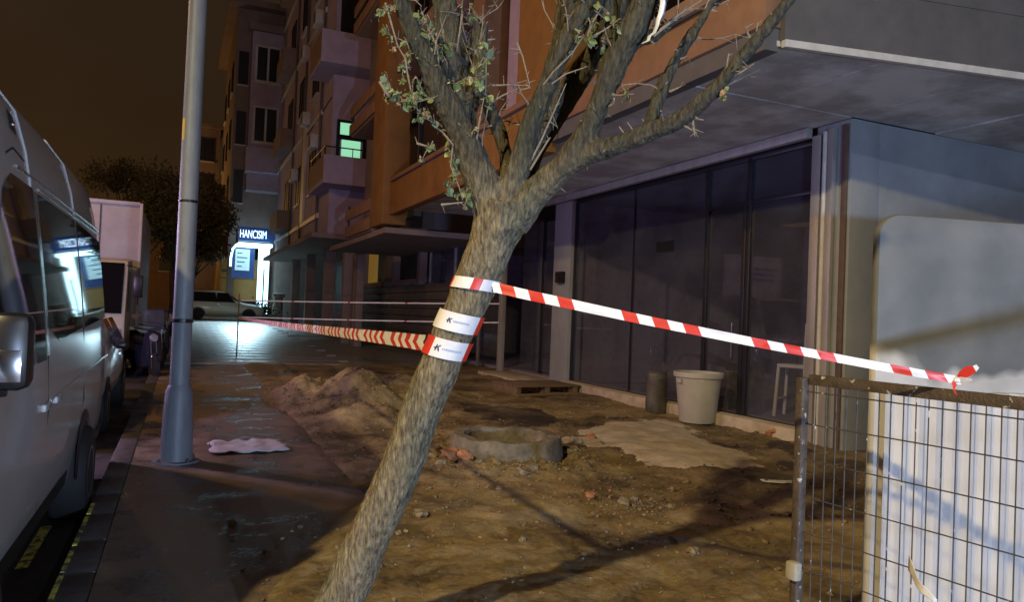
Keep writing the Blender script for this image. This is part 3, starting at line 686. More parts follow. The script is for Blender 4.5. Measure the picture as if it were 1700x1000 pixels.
# ------------------------------------------------------------------ pale lilac apartment block with balconies
def wins(par, x, y0, y1, z0, z1, glassm=M_black, fm=M_frame, face='x', t=.07):
    """a framed window on a wall facing -x (face x) or -y (face y)"""
    f = MB()
    def bx(a, b, c, d, o0, o1):
        if face == 'x': f.box(x-o1, x-o0, a, b, c, d)
        else: f.box(a, b, x-o1, x-o0, c, d)
    bx(y0, y0+t, z0, z1, .0, .06); bx(y1-t, y1, z0, z1, .0, .06); bx(y0+t, y1-t, z0, z0+t, .0, .06); bx(y0+t, y1-t, z1-t, z1, .0, .06)
    m_ = (y0+y1)/2
    if y1-y0 > .9: bx(m_-t/2, m_+t/2, z0+t, z1-t, .0, .055)
    o = f.build('window', fm, par)
    g_ = MB()
    if face == 'x': g_.box(x-.02, x-.004, y0+t, y1-t, z0+t, z1-t)
    else: g_.box(y0+t, y1-t, x-.02, x-.004, z0+t, z1-t)
    g_.build('pane', glassm, o)
    s_ = MB()
    if face == 'x': s_.box(x-.12, x-.001, y0-.06, y1+.06, z0-.08, z0-.002)
    else: s_.box(y0-.06, y1+.06, x-.12, x-.001, z0-.08, z0-.002)
    s_.build('sill', M_trim, o)
    return o
B = thing('apartment_block', 'pale lilac apartment block with stacked balconies and one green lit door', 'building')
bx0, by0 = 4.75, 27.6
box('wall', M_lilac, B, bx0, 15, by0, 44.5, 4.2, 23)
box('ground_wall', M_brownr, B, 7.6, 15, 31.8, 44.4, -.05, 4.19)
box('canopy', M_brownr, B, 4.1, 7.58, 27.0, 44.4, 3.98, 4.16)
for y in (27.2, 31.2, 36.2, 41.2): box('column', M_brownr, B, 5.35, 5.75, y, y+.4, 0, 3.97, .01)
for y in (25.9, 26.35): box('column', M_brownr, B, 5.55, 5.8, y, y+.25, 0, 3.39, .01)
for y in (32, 36.6): box('window_pane', M_black, B, 7.56, 7.59, y, y+3.8, 1.3, 3.7)
def balcony(z, y0=26.3, y1=29.6, x0=4.05, x1=6.3, h=1.0, rail=True):
    b_ = MB().box(x0, x1, y0, y1, z, z+.16).build('balcony', M_lilac, B)
    box('parapet', M_lilac, b_, x0, x1, y0, y0+.1, z+.162, z+h); box('parapet', M_terra_light, b_, x0, x0+.1, y0+.102, y1, z+.162, z+h)  # street-side parapet has its orange lamplight put into the colour
    if rail:
        r_ = MB().tube([(x0+.05, y1, z+h+.3), (x0+.05, y0+.05, z+h+.3), (x1, y0+.05, z+h+.3)], .025, 6)
        for k in range(5): r_.tube([(x0+.05+(x1-x0-.1)*k/4, y0+.05, z+h), (x0+.05+(x1-x0-.1)*k/4, y0+.05, z+h+.3)], .016, 5)
        for k in range(4): r_.tube([(x0+.05, y0+.8*k+.3, z+h), (x0+.05, y0+.8*k+.3, z+h+.3)], .016, 5)
        r_.build('railing', M_frame, b_)
balcony(5.85, y0=26.3, y1=29.6, x0=4.30)
balcony(10.1, rail=False, x0=4.05, y1=28.8, x1=6.6, h=1.15); balcony(14.2, rail=False, x0=4.05, x1=6.6); balcony(18.2, rail=False, x0=4.05, x1=6.6)
box('balcony_opening', M_black, B, 4.9, 6.6, by0-.03, by0-.004, 11.2, 13.6); box('balcony_opening', M_black, B, 4.9, 6.6, by0-.03, by0-.004, 15.3, 17.6)
# lit balcony door
dx0, dx1, dz0, dz1 = 4.92, 6.02, 6.05, 8.45
d_ = MB()
d_.box(dx0, dx0+.12, by0-.07, by0-.002, dz0, dz1).box(dx1-.12, dx1, by0-.07, by0-.002, dz0, dz1).box(dx0+.12, dx1-.12, by0-.07, by0-.002, dz1-.1, dz1).box(dx0+.12, dx1-.12, by0-.07, by0-.002, 7.72, 7.90).box(dx0+.12, dx1-.12, by0-.07, by0-.002, 6.95, 7.02)
dr = d_.build('door', M_frame, B)
box('lit_pane', M_greenlit, dr, dx0+.12, dx1-.12, by0-.03, by0-.012, 7.90, dz1-.1)
box('lit_pane', M_greenlit, dr, dx0+.2, dx1-.2, by0-.03, by0-.012, 7.02, 7.72); box('lit_pane', M_greenlit, dr, dx0+.2, dx1-.2, by0-.03, by0-.012, 6.06, 6.95)
for fl in range(4):
    z = 5.3+fl*4.1
    for y in (31.0, 35.0, 39.2): wins(B, bx0, y, y+1.5, z+.9, z+2.7)
    box('string_course', M_trim, B, bx0-.08, bx0-.001, 29.7, 44.5, z-.3, z-.12)
    b_ = MB().box(4.1, 4.74, 38.4, 41.6, z+.0, z+.15).build('balcony', M_brownr, B); box('parapet', M_brownr, b_, 4.1, 4.2, 38.4, 41.6, z+.152, z+.95); box('parapet', M_brownr, b_, 4.202, 4.74, 38.4, 38.5, z+.152, z+.95)
for y, z in ((30.4, 7.9), (33.0, 9.4), (36.0, 7.4), (33.9, 12.6), (30.5, 13.0)):
    u = box('air_conditioner', M_trim, B, bx0-.34, bx0-.003, y, y+.8, z, z+.55, .02)
    box('fan_grille', M_greydark, u, bx0-.352, bx0-.341, y+.1, y+.55, z+.06, z+.48)
for y in (29.9, 34.5, 38.0): MB().tube([(bx0-.06, y, 4.3), (bx0-.06, y, 22)], .05, 6).build('drain_pipe', M_greydark, B, smooth=True)
MB().tube([(bx0-.03, 27.8, 9.3), (bx0-.05, 33, 9.05), (bx0-.03, 39, 9.4), (bx0-.03, 44, 9.3)], .02, 5).build('wall_cable', M_dark, B)
box('pale_shaft', M_trim, B, bx0-.10, bx0-.003, 33.6, 34.4, 5.2, 9.6)
rebase(B)

# ------------------------------------------------------------------ block at the end of the street, and a lower one behind it
Cb = thing('tan_apartment_block', 'tan apartment block at the street end with an oriel bay above the lit shop', 'building')
g0 = gz(48)
box('wall', M_brownr, Cb, 2.3, 15, 47.0, 60, 5.9, 19.2); box('ground_wall', M_brownr, Cb, 5.0, 15, 46.6, 60, g0-.1, 5.88); box('ground_wall', M_brownr, Cb, 2.5, 4.9, 58.2, 60, g0-.1, 5.88); box('column', M_brownr, Cb, 2.35, 2.75, 47.1, 47.5, g0-.1, 5.88)
box('oriel', M_lilac, Cb, 3.1, 5.0, 45.9, 46.98, 8.2, 17.6); box('balcony', M_lilac, Cb, 3.0, 5.1, 45.2, 46.95, 9.2, 10.6)
box('roof_eave', M_brownr, Cb, 1.7, 15, 46.3, 60.4, 19.22, 19.6)
for z in (11.0, 14.6):
    wins(Cb, 45.9, 3.3, 4.75, z, z+2.2, face='y', fm=M_trim, t=.12)
for z in (7.5, 11.0, 14.6): wins(Cb, 47.0, 2.45, 3.0, z, z+2, face='y')
for z in (7.5, 11.0, 14.6):
    for y in (49, 53, 57): wins(Cb, 2.3, y, y+1.4, z, z+1.9)
box('pediment', M_brownr, Cb, 2.9, 5.2, 45.8, 46.25, 17.65, 18.1)
rebase(Cb)
Db = thing('narrow_block', 'narrow dark apartment block far behind the street tree', 'building')
box('wall', M_brownr, Db, -.2, 2.2, 63, 74, gz(63)-.1, 15.2); box('balcony', M_lilac, Db, .2, 1.9, 62.2, 62.98, 7.6, 8.9)
for z in (9.8, 12.6): wins(Db, 63, .25, 1.75, z, z+1.8, face='y')
box('roof_eave', M_brownr, Db, -.4, 2.4, 62.7, 74.2, 15.22, 15.5)
rebase(Db)
Eb = thing('orange_lit_house', 'low orange lit house beyond the crossing behind the pale car', 'building')
box('wall', M_terra_light, Eb, -3, 1.9, 78, 88, .5, 7.2); box('awning', M_terra, Eb, -1.0, 1.6, 76.8, 77.98, 3.2, 3.5)
for xx in (-2.2, -.4, .9): wins(Eb, 78, xx, xx+.9, 4.3, 6.0, face='y')
rebase(Eb)
for i, (X0, X1, Y0, H_) in enumerate(((-34, -20, 30, 9), (-30, -16, 52, 8), (-26, -9, 84, 10))):
    t = thing('dark_house', ['dark low house far off beyond the road, nearest of three', 'dark low house beyond the road, middle of three', 'dark low house at the far end of the road, farthest of three'][i], 'building')
    box('wall', M_brownr, t, X0, X1, Y0, Y0+12, -.2, H_); MB().prism([(X0-.4, H_), (X1+.4, H_), ((X0+X1)/2, H_+2.6)], 'y', Y0-.4, Y0+12.4).build('roof', M_greydark, t); rebase(t)

# ------------------------------------------------------------------ lit shop under the tan block: blue sign with white letters, white canopy and glowing panel
L = thing('lit_shop_front', 'brightly lit white and blue shop front with sign at the end of the street', 'shop')
box('sign_board', M_signblue, L, 2.75, 4.75, 45.0, 45.3, 5.10, 5.92, .02)
t_ = bpy.data.curves.new('letters', 'FONT'); t_.body = 'HANCISIM'; t_.size = .66; t_.extrude = .02; t_.align_x = 'LEFT'
to = bpy.data.objects.new('letters', t_); COL.objects.link(to); bpy.context.view_layer.update()
me = bpy.data.meshes.new_from_object(to.evaluated_get(bpy.context.evaluated_depsgraph_get())); bpy.data.objects.remove(to)
co_ = np.empty(len(me.vertices)*3); me.vertices.foreach_get('co', co_); co_ = co_.reshape(-1, 3); wdt = co_[:, 0].max()
lt = MB().add([(2.82+x/wdt*1.46, 44.975-z*.5, 5.29+y) for x, y, z in co_], [tuple(p.vertices) for p in me.polygons]).build('letters', M_signlit, L)
box('canopy', M_litpanel, L, 2.75, 4.62, 44.6, 46.2, 4.80, 4.98, .03)
box('glowing_panel', M_litpanel, L, 3.98, 4.60, 45.9, 46.1, .75, 4.78, .03)
box('panel_edge', M_signblue, L, 4.28, 4.36, 45.86, 45.898, 1.0, 3.6)
MB().tube([(2.72, 45.2, 4.9), (2.5, 45.2, 4.6), (2.42, 45.2, 4.1), (2.42, 45.2, 3.6)], .06, 8).build('canopy_bracket', M_litpanel, L, smooth=True)
pb = box('poster_board', M_signblue, L, 2.55, 3.80, 46.3, 46.4, 3.0, 4.78)
pf = box('poster', M_litposter, L, 2.72, 3.52, 46.24, 46.298, 3.45, 4.70)
for k in range(4): box('print_line', M_posterink, pf, 2.82, 3.1+.3*((k*7) % 3)/2, 46.232, 46.238, 3.65+k*.26, 3.71+k*.26)
rebase(L)
lamp('shop_light', (3.2, 43.6, 4.6), 5200, (.55, .85, 1.0), .4, 'SPOT', (2.2, 38.5, .4), R(60), .9)
cp = thing('concrete_post', 'stubby pale concrete post in front of the lit shop panel', 'post', (5.12, 45.0, gz(45)))
MB().lathe((0, 0, 0), [(.30, 0), (.27, .1), (.25, 1.35), (.36, 1.4), (.36, 1.55), (.2, 1.62)], 14).build('shaft', M_bollard, cp, smooth=True, angle=30)
sh = thing('planter', 'low planter with leafy shrub by the lit shop door', 'planter', (4.2, 44.0, gz(44)))
box('tub', M_bollard, sh, -.7, .7, -.3, .3, 0, .4, .02)
fo = MB()
for _ in range(500):
    p = Vector((random.gauss(0, .42), random.gauss(0, .18), .42+abs(random.gauss(0, .28)))); d = Vector((random.gauss(0, 1), random.gauss(0, 1), random.gauss(0, 1))).normalized()*.07; q = d.orthogonal()*.6
    fo.add([p-d, p+q, p+d, p-q], [(0, 1, 2, 3)])
tag(fo.build('foliage', M_crown, sh), kind='stuff')

# ------------------------------------------------------------------ pole
P = thing('lamp_pole', 'slightly tapered grey steel pole with wider foot at the pavement edge', 'pole', (.01, 7.55, .0))
MB().lathe((0, 0, 0), [(.088, .60), (.084, 1.9), (.082, 3.1), (.078, 4.6), (.07, 7.5), (.062, 9)], 24).build('shaft', M_pipe, P, smooth=True)
MB().lathe((0, 0, 0), [(.145, .0), (.142, .06), (.130, .45), (.118, .66), (.095, .72)], 24).build('foot_sleeve', M_pipe, P, smooth=True)
MB().lathe((0, 0, 1.30), [(.089, 0), (.093, .005), (.093, .03), (.089, .035)], 24, cap=False).build('cable_band', M_dark, P)
MB().tube([(0, 0, 9.0), (-.4, 0, 9.35), (-1.3, 0, 9.5)], .045, 10).build('arm', M_pipe, P, smooth=True)
ad_ = MB(); vs = [(.0995*math.cos(a)*(1.0-.0*z), .0995*math.sin(a), z) for z in (.80, 1.12) for a in [math.pi*1.28+.12*k for k in range(8)]]
ad_.add(vs, [(i, i+1, 9+i, 8+i) for i in range(7)]).build('access_door', M_pipe, P, smooth=True)
MB().lathe((0, 0, 0), [(.205, .0), (.205, .022), (.14, .024)], 24).build('base_plate', M_pipe, P, smooth=True, angle=30)
for k in range(4): MB().lathe((.175*math.cos(k*1.571+.6), .175*math.sin(k*1.571+.6), .022), [(.016, 0), (.016, .022), (.006, .03)], 6).build('bolt', M_rust, P)
MB().lathe((0, 0, 2.42), [(.0865, 0), (.089, .004), (.089, .02), (.0865, .024)], 24, cap=False).build('cable_band', M_dark, P)
mb_ = MB(); n = 6
vs = [(.083*math.cos(a), .083*math.sin(a), z) for z in (3.0, 3.2) for a in [math.pi*1.05+.12*k for k in range(n)]]
mb_.add(vs, [(i, i+1, n+i+1, n+i) for i in range(n-1)]).build('sticker', M_yellowlabel, P)

# ------------------------------------------------------------------ leaning tree
LIMBS= [('trunk', [([0.519, 3.303, -0.055], 0.1303), ([0.561, 3.271, 0.056], 0.1091), ([0.67, 3.208, 0.234], 0.0958), ([0.764, 3.139, 0.504], 0.0926), ([0.86, 3.069, 0.77], 0.0895), ([0.929, 3.011, 1.033], 0.0864), ([1.002, 2.952, 1.292], 0.0833), ([1.067, 2.897, 1.497], 0.0853), ([1.112, 2.863, 1.637], 0.0875), ([1.149, 2.834, 1.763], 0.0972), ([1.177, 2.808, 1.87], 0.1093), ([1.187, 2.791, 1.961], 0.1139)]), ('b1', [([1.172, 2.81, 1.87], 0.0919), ([1.117, 2.821, 2.0], 0.0767), ([1.045, 2.828, 2.149], 0.0639), ([0.984, 2.842, 2.267], 0.0539), ([0.934, 2.852, 2.361], 0.0513), ([0.878, 2.864, 2.465], 0.0463), ([0.835, 2.87, 2.545], 0.0425), ([0.796, 2.886, 2.633], 0.0388), ([0.754, 2.892, 2.732], 0.0351), ([0.718, 2.895, 2.835], 0.0313)]), ('b2', [([1.125, 2.84, 1.999], 0.0723), ([1.078, 2.88, 2.138], 0.0677), ([1.04, 2.916, 2.266], 0.0631), ([1.015, 2.946, 2.41], 0.0711), ([0.992, 2.965, 2.539], 0.0701), ([0.98, 2.978, 2.67], 0.0639), ([0.964, 2.994, 2.801], 0.0539), ([0.936, 3.014, 2.958], 0.0489)]), ('b2b', [([1.016, 2.946, 2.397], 0.0483), ([1.064, 2.965, 2.565], 0.0412), ([1.112, 2.984, 2.71], 0.0339), ([1.076, 2.999, 2.787], 0.0235)]), ('b3', [([1.192, 2.789, 1.937], 0.0743), ([1.211, 2.756, 2.046], 0.0516), ([1.23, 2.724, 2.136], 0.0464), ([1.248, 2.703, 2.233], 0.0438), ([1.271, 2.68, 2.329], 0.0413), ([1.298, 2.656, 2.424], 0.0411), ([1.325, 2.631, 2.514], 0.041), ([1.36, 2.603, 2.608], 0.0432), ([1.403, 2.57, 2.707], 0.0455), ([1.44, 2.54, 2.841], 0.0453)]), ('b3b', [([1.275, 2.815, 2.062], 0.0454), ([1.342, 2.826, 2.212], 0.046), ([1.406, 2.817, 2.335], 0.0515), ([1.478, 2.804, 2.473], 0.0544), ([1.547, 2.793, 2.586], 0.0547), ([1.609, 2.764, 2.687], 0.0521), ([1.651, 2.742, 2.825], 0.0469), ([1.673, 2.73, 2.956], 0.0417)]), ('b4', [([1.221, 2.777, 1.896], 0.0891), ([1.282, 2.704, 1.982], 0.0611), ([1.33, 2.649, 2.053], 0.0556), ([1.377, 2.594, 2.117], 0.0551), ([1.403, 2.559, 2.181], 0.0499), ([1.43, 2.534, 2.246], 0.045), ([1.456, 2.51, 2.333], 0.0425), ([1.477, 2.488, 2.413], 0.0447), ([1.506, 2.462, 2.51], 0.0516), ([1.538, 2.425, 2.605], 0.0559), ([1.571, 2.397, 2.708], 0.0534), ([1.594, 2.374, 2.82], 0.0486)]), ('b4b', [([1.482, 2.497, 2.416], 0.0425), ([1.515, 2.524, 2.549], 0.0503), ([1.517, 2.553, 2.668], 0.0508), ([1.512, 2.586, 2.789], 0.0464), ([1.496, 2.591, 2.887], 0.0415)]), ('b3c', [([1.301, 2.676, 2.41], 0.0317), ([1.341, 2.688, 2.556], 0.0295), ([1.373, 2.705, 2.679], 0.0273), ([1.383, 2.708, 2.858], 0.0249)]), ('b3d', [([1.388, 2.589, 2.667], 0.036), ([1.376, 2.614, 2.747], 0.0314), ([1.363, 2.651, 2.881], 0.0293)]), ('b2c', [([1.018, 2.903, 2.298], 0.0477), ([1.091, 2.912, 2.438], 0.0381), ([1.115, 2.92, 2.586], 0.0256), ([1.124, 2.924, 2.731], 0.0154)]), ('b4c', [([1.546, 2.421, 2.617], 0.0349), ([1.619, 2.432, 2.607], 0.026), ([1.683, 2.425, 2.645], 0.0178), ([1.751, 2.404, 2.712], 0.0119)]), ('b5', [([1.356, 2.625, 2.091], 0.053), ([1.412, 2.556, 2.129], 0.0452), ([1.471, 2.496, 2.163], 0.0424), ([1.519, 2.442, 2.178], 0.0396), ([1.569, 2.386, 2.204], 0.0392), ([1.613, 2.333, 2.229], 0.0365), ([1.657, 2.28, 2.246], 0.0316), ([1.692, 2.242, 2.281], 0.0302), ([1.724, 2.194, 2.325], 0.0288), ([1.757, 2.156, 2.37], 0.0264), ([1.786, 2.121, 2.426], 0.024), ([1.813, 2.086, 2.478], 0.0217), ([1.84, 2.051, 2.528], 0.0204), ([1.867, 2.016, 2.582], 0.0192), ([1.914, 1.971, 2.669], 0.0169)]), ('b6', [([1.594, 2.375, 2.212], 0.03), ([1.632, 2.389, 2.306], 0.0256), ([1.681, 2.408, 2.413], 0.0236), ([1.718, 2.412, 2.492], 0.0214), ([1.756, 2.416, 2.555], 0.0227), ([1.802, 2.416, 2.629], 0.0217), ([1.849, 2.416, 2.699], 0.0194), ([1.907, 2.41, 2.795], 0.0171), ([1.943, 2.392, 2.882], 0.0159)]), ('b7', [([1.215, 2.821, 1.981], 0.0376), ([1.227, 2.878, 2.163], 0.0307), ([1.2, 2.921, 2.289], 0.0284), ([1.174, 2.963, 2.387], 0.0261), ([1.149, 2.994, 2.469], 0.021)])]
TWIGS= [[[1.246, 2.696, 2.094], [1.285, 2.655, 2.208], [1.319, 2.615, 2.325], [1.35, 2.589, 2.424]], [[1.255, 2.692, 2.085], [1.308, 2.656, 2.197], [1.32, 2.65, 2.217]], [[1.209, 2.728, 2.409], [1.232, 2.674, 2.409], [1.218, 2.68, 2.422]], [[1.113, 2.792, 2.431], [1.177, 2.742, 2.43], [1.24, 2.692, 2.424]], [[1.107, 2.796, 2.356], [1.15, 2.755, 2.387], [1.201, 2.71, 2.413]], [[1.192, 2.732, 2.604], [1.217, 2.722, 2.544], [1.245, 2.701, 2.42]], [[1.114, 2.983, 2.736], [1.12, 2.87, 2.767], [1.121, 2.76, 2.784]], [[1.266, 2.659, 2.4], [1.286, 2.583, 2.455], [1.343, 2.535, 2.527], [1.369, 2.5, 2.586]], [[1.277, 2.655, 2.401], [1.334, 2.562, 2.452], [1.399, 2.511, 2.477]], [[1.097, 2.818, 2.067], [1.051, 2.781, 2.178], [1.057, 2.766, 2.273], [1.07, 2.747, 2.392], [1.064, 2.736, 2.533]], [[1.097, 2.818, 2.067], [1.08, 2.79, 2.208], [1.1, 2.778, 2.356]], [[1.482, 2.476, 2.373], [1.493, 2.439, 2.36], [1.535, 2.387, 2.359]], [[1.5, 2.468, 2.364], [1.487, 2.453, 2.33], [1.465, 2.452, 2.317]], [[1.637, 2.298, 2.361], [1.651, 2.269, 2.369], [1.661, 2.265, 2.374]], [[1.757, 2.156, 2.37], [1.763, 2.131, 2.43], [1.767, 2.128, 2.478]], [[1.777, 2.147, 2.393], [1.797, 2.094, 2.403], [1.825, 2.059, 2.43]], [[1.825, 2.069, 2.499], [1.828, 2.056, 2.545], [1.823, 2.046, 2.575]], [[1.825, 2.069, 2.509], [1.803, 2.078, 2.547], [1.795, 2.081, 2.562]], [[1.697, 2.24, 2.27], [1.71, 2.213, 2.247], [1.726, 2.206, 2.246]], [[1.668, 2.265, 2.237], [1.687, 2.246, 2.22], [1.71, 2.225, 2.201]], [[1.702, 2.238, 2.248], [1.701, 2.228, 2.212], [1.706, 2.227, 2.187]], [[1.638, 2.38, 2.621], [1.697, 2.33, 2.681], [1.756, 2.281, 2.727]], [[1.617, 2.389, 2.597], [1.663, 2.357, 2.642], [1.738, 2.312, 2.706]], [[0.902, 2.922, 2.273], [0.934, 2.854, 2.226], [0.967, 2.819, 2.174], [0.959, 2.813, 2.087], [0.993, 2.799, 2.004], [1.006, 2.784, 1.95]], [[0.84, 2.897, 2.178], [0.879, 2.858, 2.161], [0.901, 2.848, 2.171]], [[0.927, 2.819, 1.927], [0.971, 2.8, 1.934], [1.018, 2.79, 1.944]], [[0.667, 2.86, 2.392], [0.702, 2.846, 2.335], [0.758, 2.843, 2.324], [0.812, 2.841, 2.308], [0.852, 2.846, 2.274], [0.897, 2.848, 2.256]], [[0.687, 2.9, 2.721], [0.708, 2.87, 2.63], [0.733, 2.861, 2.548], [0.786, 2.861, 2.473]], [[0.834, 2.889, 2.711], [0.858, 2.858, 2.631], [0.89, 2.845, 2.572], [0.9, 2.842, 2.499], [0.893, 2.846, 2.45]], [[0.764, 2.859, 2.516], [0.773, 2.845, 2.442], [0.792, 2.849, 2.374], [0.814, 2.851, 2.325]], [[1.025, 2.935, 2.766], [0.993, 2.875, 2.638], [0.987, 2.879, 2.575]], [[1.403, 2.529, 2.602], [1.412, 2.502, 2.654], [1.437, 2.479, 2.71]], [[1.393, 2.533, 2.578], [1.457, 2.461, 2.625], [1.497, 2.442, 2.662]], [[0.73, 2.88, 2.747], [0.791, 2.832, 2.729], [0.814, 2.822, 2.706]]]
LEAVES= [([0.697, 2.885, 2.681], 9, 0.034), ([0.714, 2.868, 2.594], 5, 0.033), ([0.744, 2.856, 2.548], 5, 0.029), ([0.839, 2.866, 2.655], 10, 0.039), ([0.882, 2.848, 2.603], 6, 0.034), ([0.885, 2.848, 2.523], 9, 0.032), ([0.762, 2.861, 2.444], 5, 0.029), ([0.786, 2.851, 2.398], 9, 0.034), ([0.798, 2.847, 2.338], 6, 0.029), ([0.675, 2.856, 2.405], 3, 0.019), ([0.702, 2.846, 2.347], 6, 0.021), ([0.742, 2.839, 2.325], 8, 0.024), ([0.812, 2.841, 2.322], 10, 0.031), ([0.852, 2.846, 2.286], 6, 0.022), ([0.871, 2.849, 2.265], 5, 0.019), ([1.046, 2.743, 2.544], 8, 0.031), ([1.057, 2.739, 2.497], 6, 0.024), ([1.06, 2.739, 2.425], 9, 0.031), ([1.054, 2.755, 2.355], 4, 0.029), ([1.017, 2.814, 2.413], 8, 0.039), ([1.049, 2.781, 2.239], 4, 0.034), ([0.948, 2.838, 2.188], 4, 0.024), ([0.958, 2.813, 2.099], 6, 0.029), ([0.988, 2.801, 2.028], 7, 0.029), ([1.005, 2.784, 1.967], 10, 0.029), ([1.012, 2.897, 2.75], 6, 0.035), ([1.392, 2.511, 2.63], 9, 0.033), ([1.432, 2.47, 2.694], 5, 0.028), ([1.474, 2.453, 2.626], 8, 0.028), ([1.372, 2.521, 2.598], 4, 0.019), ([1.438, 2.47, 2.566], 3, 0.019), ([1.495, 2.426, 2.376], 4, 0.023), ([1.759, 2.134, 2.342], 4, 0.013), ([0.881, 2.879, 2.15], 3, 0.039), ([0.797, 2.841, 2.662], 4, 0.029)]
def tree_mesh():
    mb = MB()
    for nm, ch in LIMBS:
        pts = [Vector(p) for p, r in ch]; rad = [r for p, r in ch]
        # resample smoothly
        P2, R2 = [], []
        for i in range(len(pts)-1):
            p0, p1, p2, p3 = pts[max(i-1, 0)], pts[i], pts[i+1], pts[min(i+2, len(pts)-1)]
            for k in range(4):
                t = k/4
                P2.append(.5*((2*p1)+(-p0+p2)*t+(2*p0-5*p1+4*p2-p3)*t*t+(-p0+3*p1-3*p2+p3)*t**3)); R2.append(rad[i]*(1-t)+rad[i+1]*t)
        P2.append(pts[-1]); R2.append(rad[-1])
        R2 = [r*(1+.05*noise.noise(Vector((i*.35, len(nm)*3.1, ord(nm[-1]))))+.012*noise.noise(Vector((i*1.9, ord(nm[-1]), 2)))) for i, r in enumerate(R2)]
        mb.tube(P2, R2, 14)
    # root flare
    b = Vector(LIMBS[0][1][0][0])
    for a in range(5):
        q = a*1.26+.4
        mb.tube([b.lerp(Vector(LIMBS[0][1][2][0]), .8), b+Vector((math.cos(q)*.06, math.sin(q)*.06, .12)), b+Vector((math.cos(q)*.12, math.sin(q)*.12, -.03))], [.09, .08, .05], 10)
    # knots and pruned stubs
    return mb
T = thing('leaning_tree', 'leaning pollarded tree with rough bark wrapped in barrier tape', 'tree', (.57, 3.25, 0))
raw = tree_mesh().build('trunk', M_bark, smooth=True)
md = raw.modifiers.new('r', 'REMESH'); md.mode = 'VOXEL'; md.voxel_size = .0085; md.use_smooth_shade = True
sm = raw.modifiers.new('s', 'SMOOTH'); sm.iterations = 3; sm.factor = .5
bpy.context.view_layer.update()
me = bpy.data.meshes.new_from_object(raw.evaluated_get(bpy.context.evaluated_depsgraph_get()))
bpy.data.objects.remove(raw)
nv = len(me.vertices); c_ = np.empty(nv*3); me.vertices.foreach_get('co', c_); c_ = c_.reshape(-1, 3); nn_ = np.empty(nv*3); me.vertices.foreach_get('normal', nn_); nn_ = nn_.reshape(-1, 3)
dsp = np.array([.0035*noise.noise(Vector((p[0]*38, p[1]*38, p[2]*13)))+.003*noise.noise(Vector((p[0]*80, p[1]*80, p[2]*32)))+.008*noise.noise(Vector((p[0]*11, p[1]*11, p[2]*7))) for p in c_])
c_ = c_+nn_*dsp[:, None]
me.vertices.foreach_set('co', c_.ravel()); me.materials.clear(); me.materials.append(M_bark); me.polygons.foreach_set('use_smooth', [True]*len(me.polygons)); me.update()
tr = bpy.data.objects.new('trunk', me); COL.objects.link(tr); tr.parent = T; tr.location = (-.57, -3.25, 0)
for L_ in TWIGS:
    tm = MB().tube(L_, [.0052-.0034*i/(len(L_)-1) for i in range(len(L_))], 6)
    # side buds and short spurs
    for i in range(len(L_)-1):
        a, b = Vector(L_[i]), Vector(L_[i+1])
        for k in range(2):
            p = a.lerp(b, random.random()); d = Vector((random.gauss(0, 1), random.gauss(0, 1), random.gauss(.3, 1))).normalized()*random.uniform(.012, .04)
            tm.tube([p, p+d], [.0022, .0010], 4)
    o = tm.build('twig', M_twig, T, smooth=True); o.location = (-.57, -3.25, 0)
# short spurs all over the limbs
spm = MB()
for nm, ch in LIMBS:
    if nm == 'trunk': continue
    for _ in range(14):
        i = random.randrange(len(ch)-1); t = random.random(); p = Vector(ch[i][0]).lerp(Vector(ch[i+1][0]), t); r = ch[i][1]
        d = Vector((random.gauss(0, 1), random.gauss(0, 1), random.gauss(.2, 1))).normalized()
        spm.tube([p+d*r*.7, p+d*(r+random.uniform(.012, .035))], [.005, .002], 5)
o = spm.build('spur', M_twig, T); o.location = (-.57, -3.25, 0); o['kind'] = 'stuff'
# fine random shoots along the limbs
for nm, ch in LIMBS:
    if nm == 'trunk': continue
    for _ in range(5):
        i = random.randrange(max(1, len(ch)//3), len(ch)-1); q = Vector(ch[i][0]).lerp(Vector(ch[i+1][0]), random.random()); ax_ = (Vector(ch[i+1][0])-Vector(ch[i][0])).normalized()
        d = (ax_*.7+Vector((random.gauss(0, 1), random.gauss(0, .7), random.gauss(.3, .8))).normalized()).normalized(); L0 = random.uniform(.10, .32); pts = [q]; 
        for s in range(4): d = (d+Vector((random.gauss(0, .22), random.gauss(0, .22), random.gauss(.02, .2)))).normalized(); pts.append(pts[-1]+d*L0/4)
        tm = MB().tube(pts, [.0042, .0034, .0027, .002, .0012], 5)
        for s in (2, 3):
            e_ = (d+Vector((random.gauss(0, .8), random.gauss(0, .8), random.gauss(0, .8)))).normalized(); tm.tube([pts[s], pts[s]+e_*L0*.22], [.002, .001], 4)
        o = tm.build('twig', M_twig, T, smooth=True); o.location = (-.57, -3.25, 0)
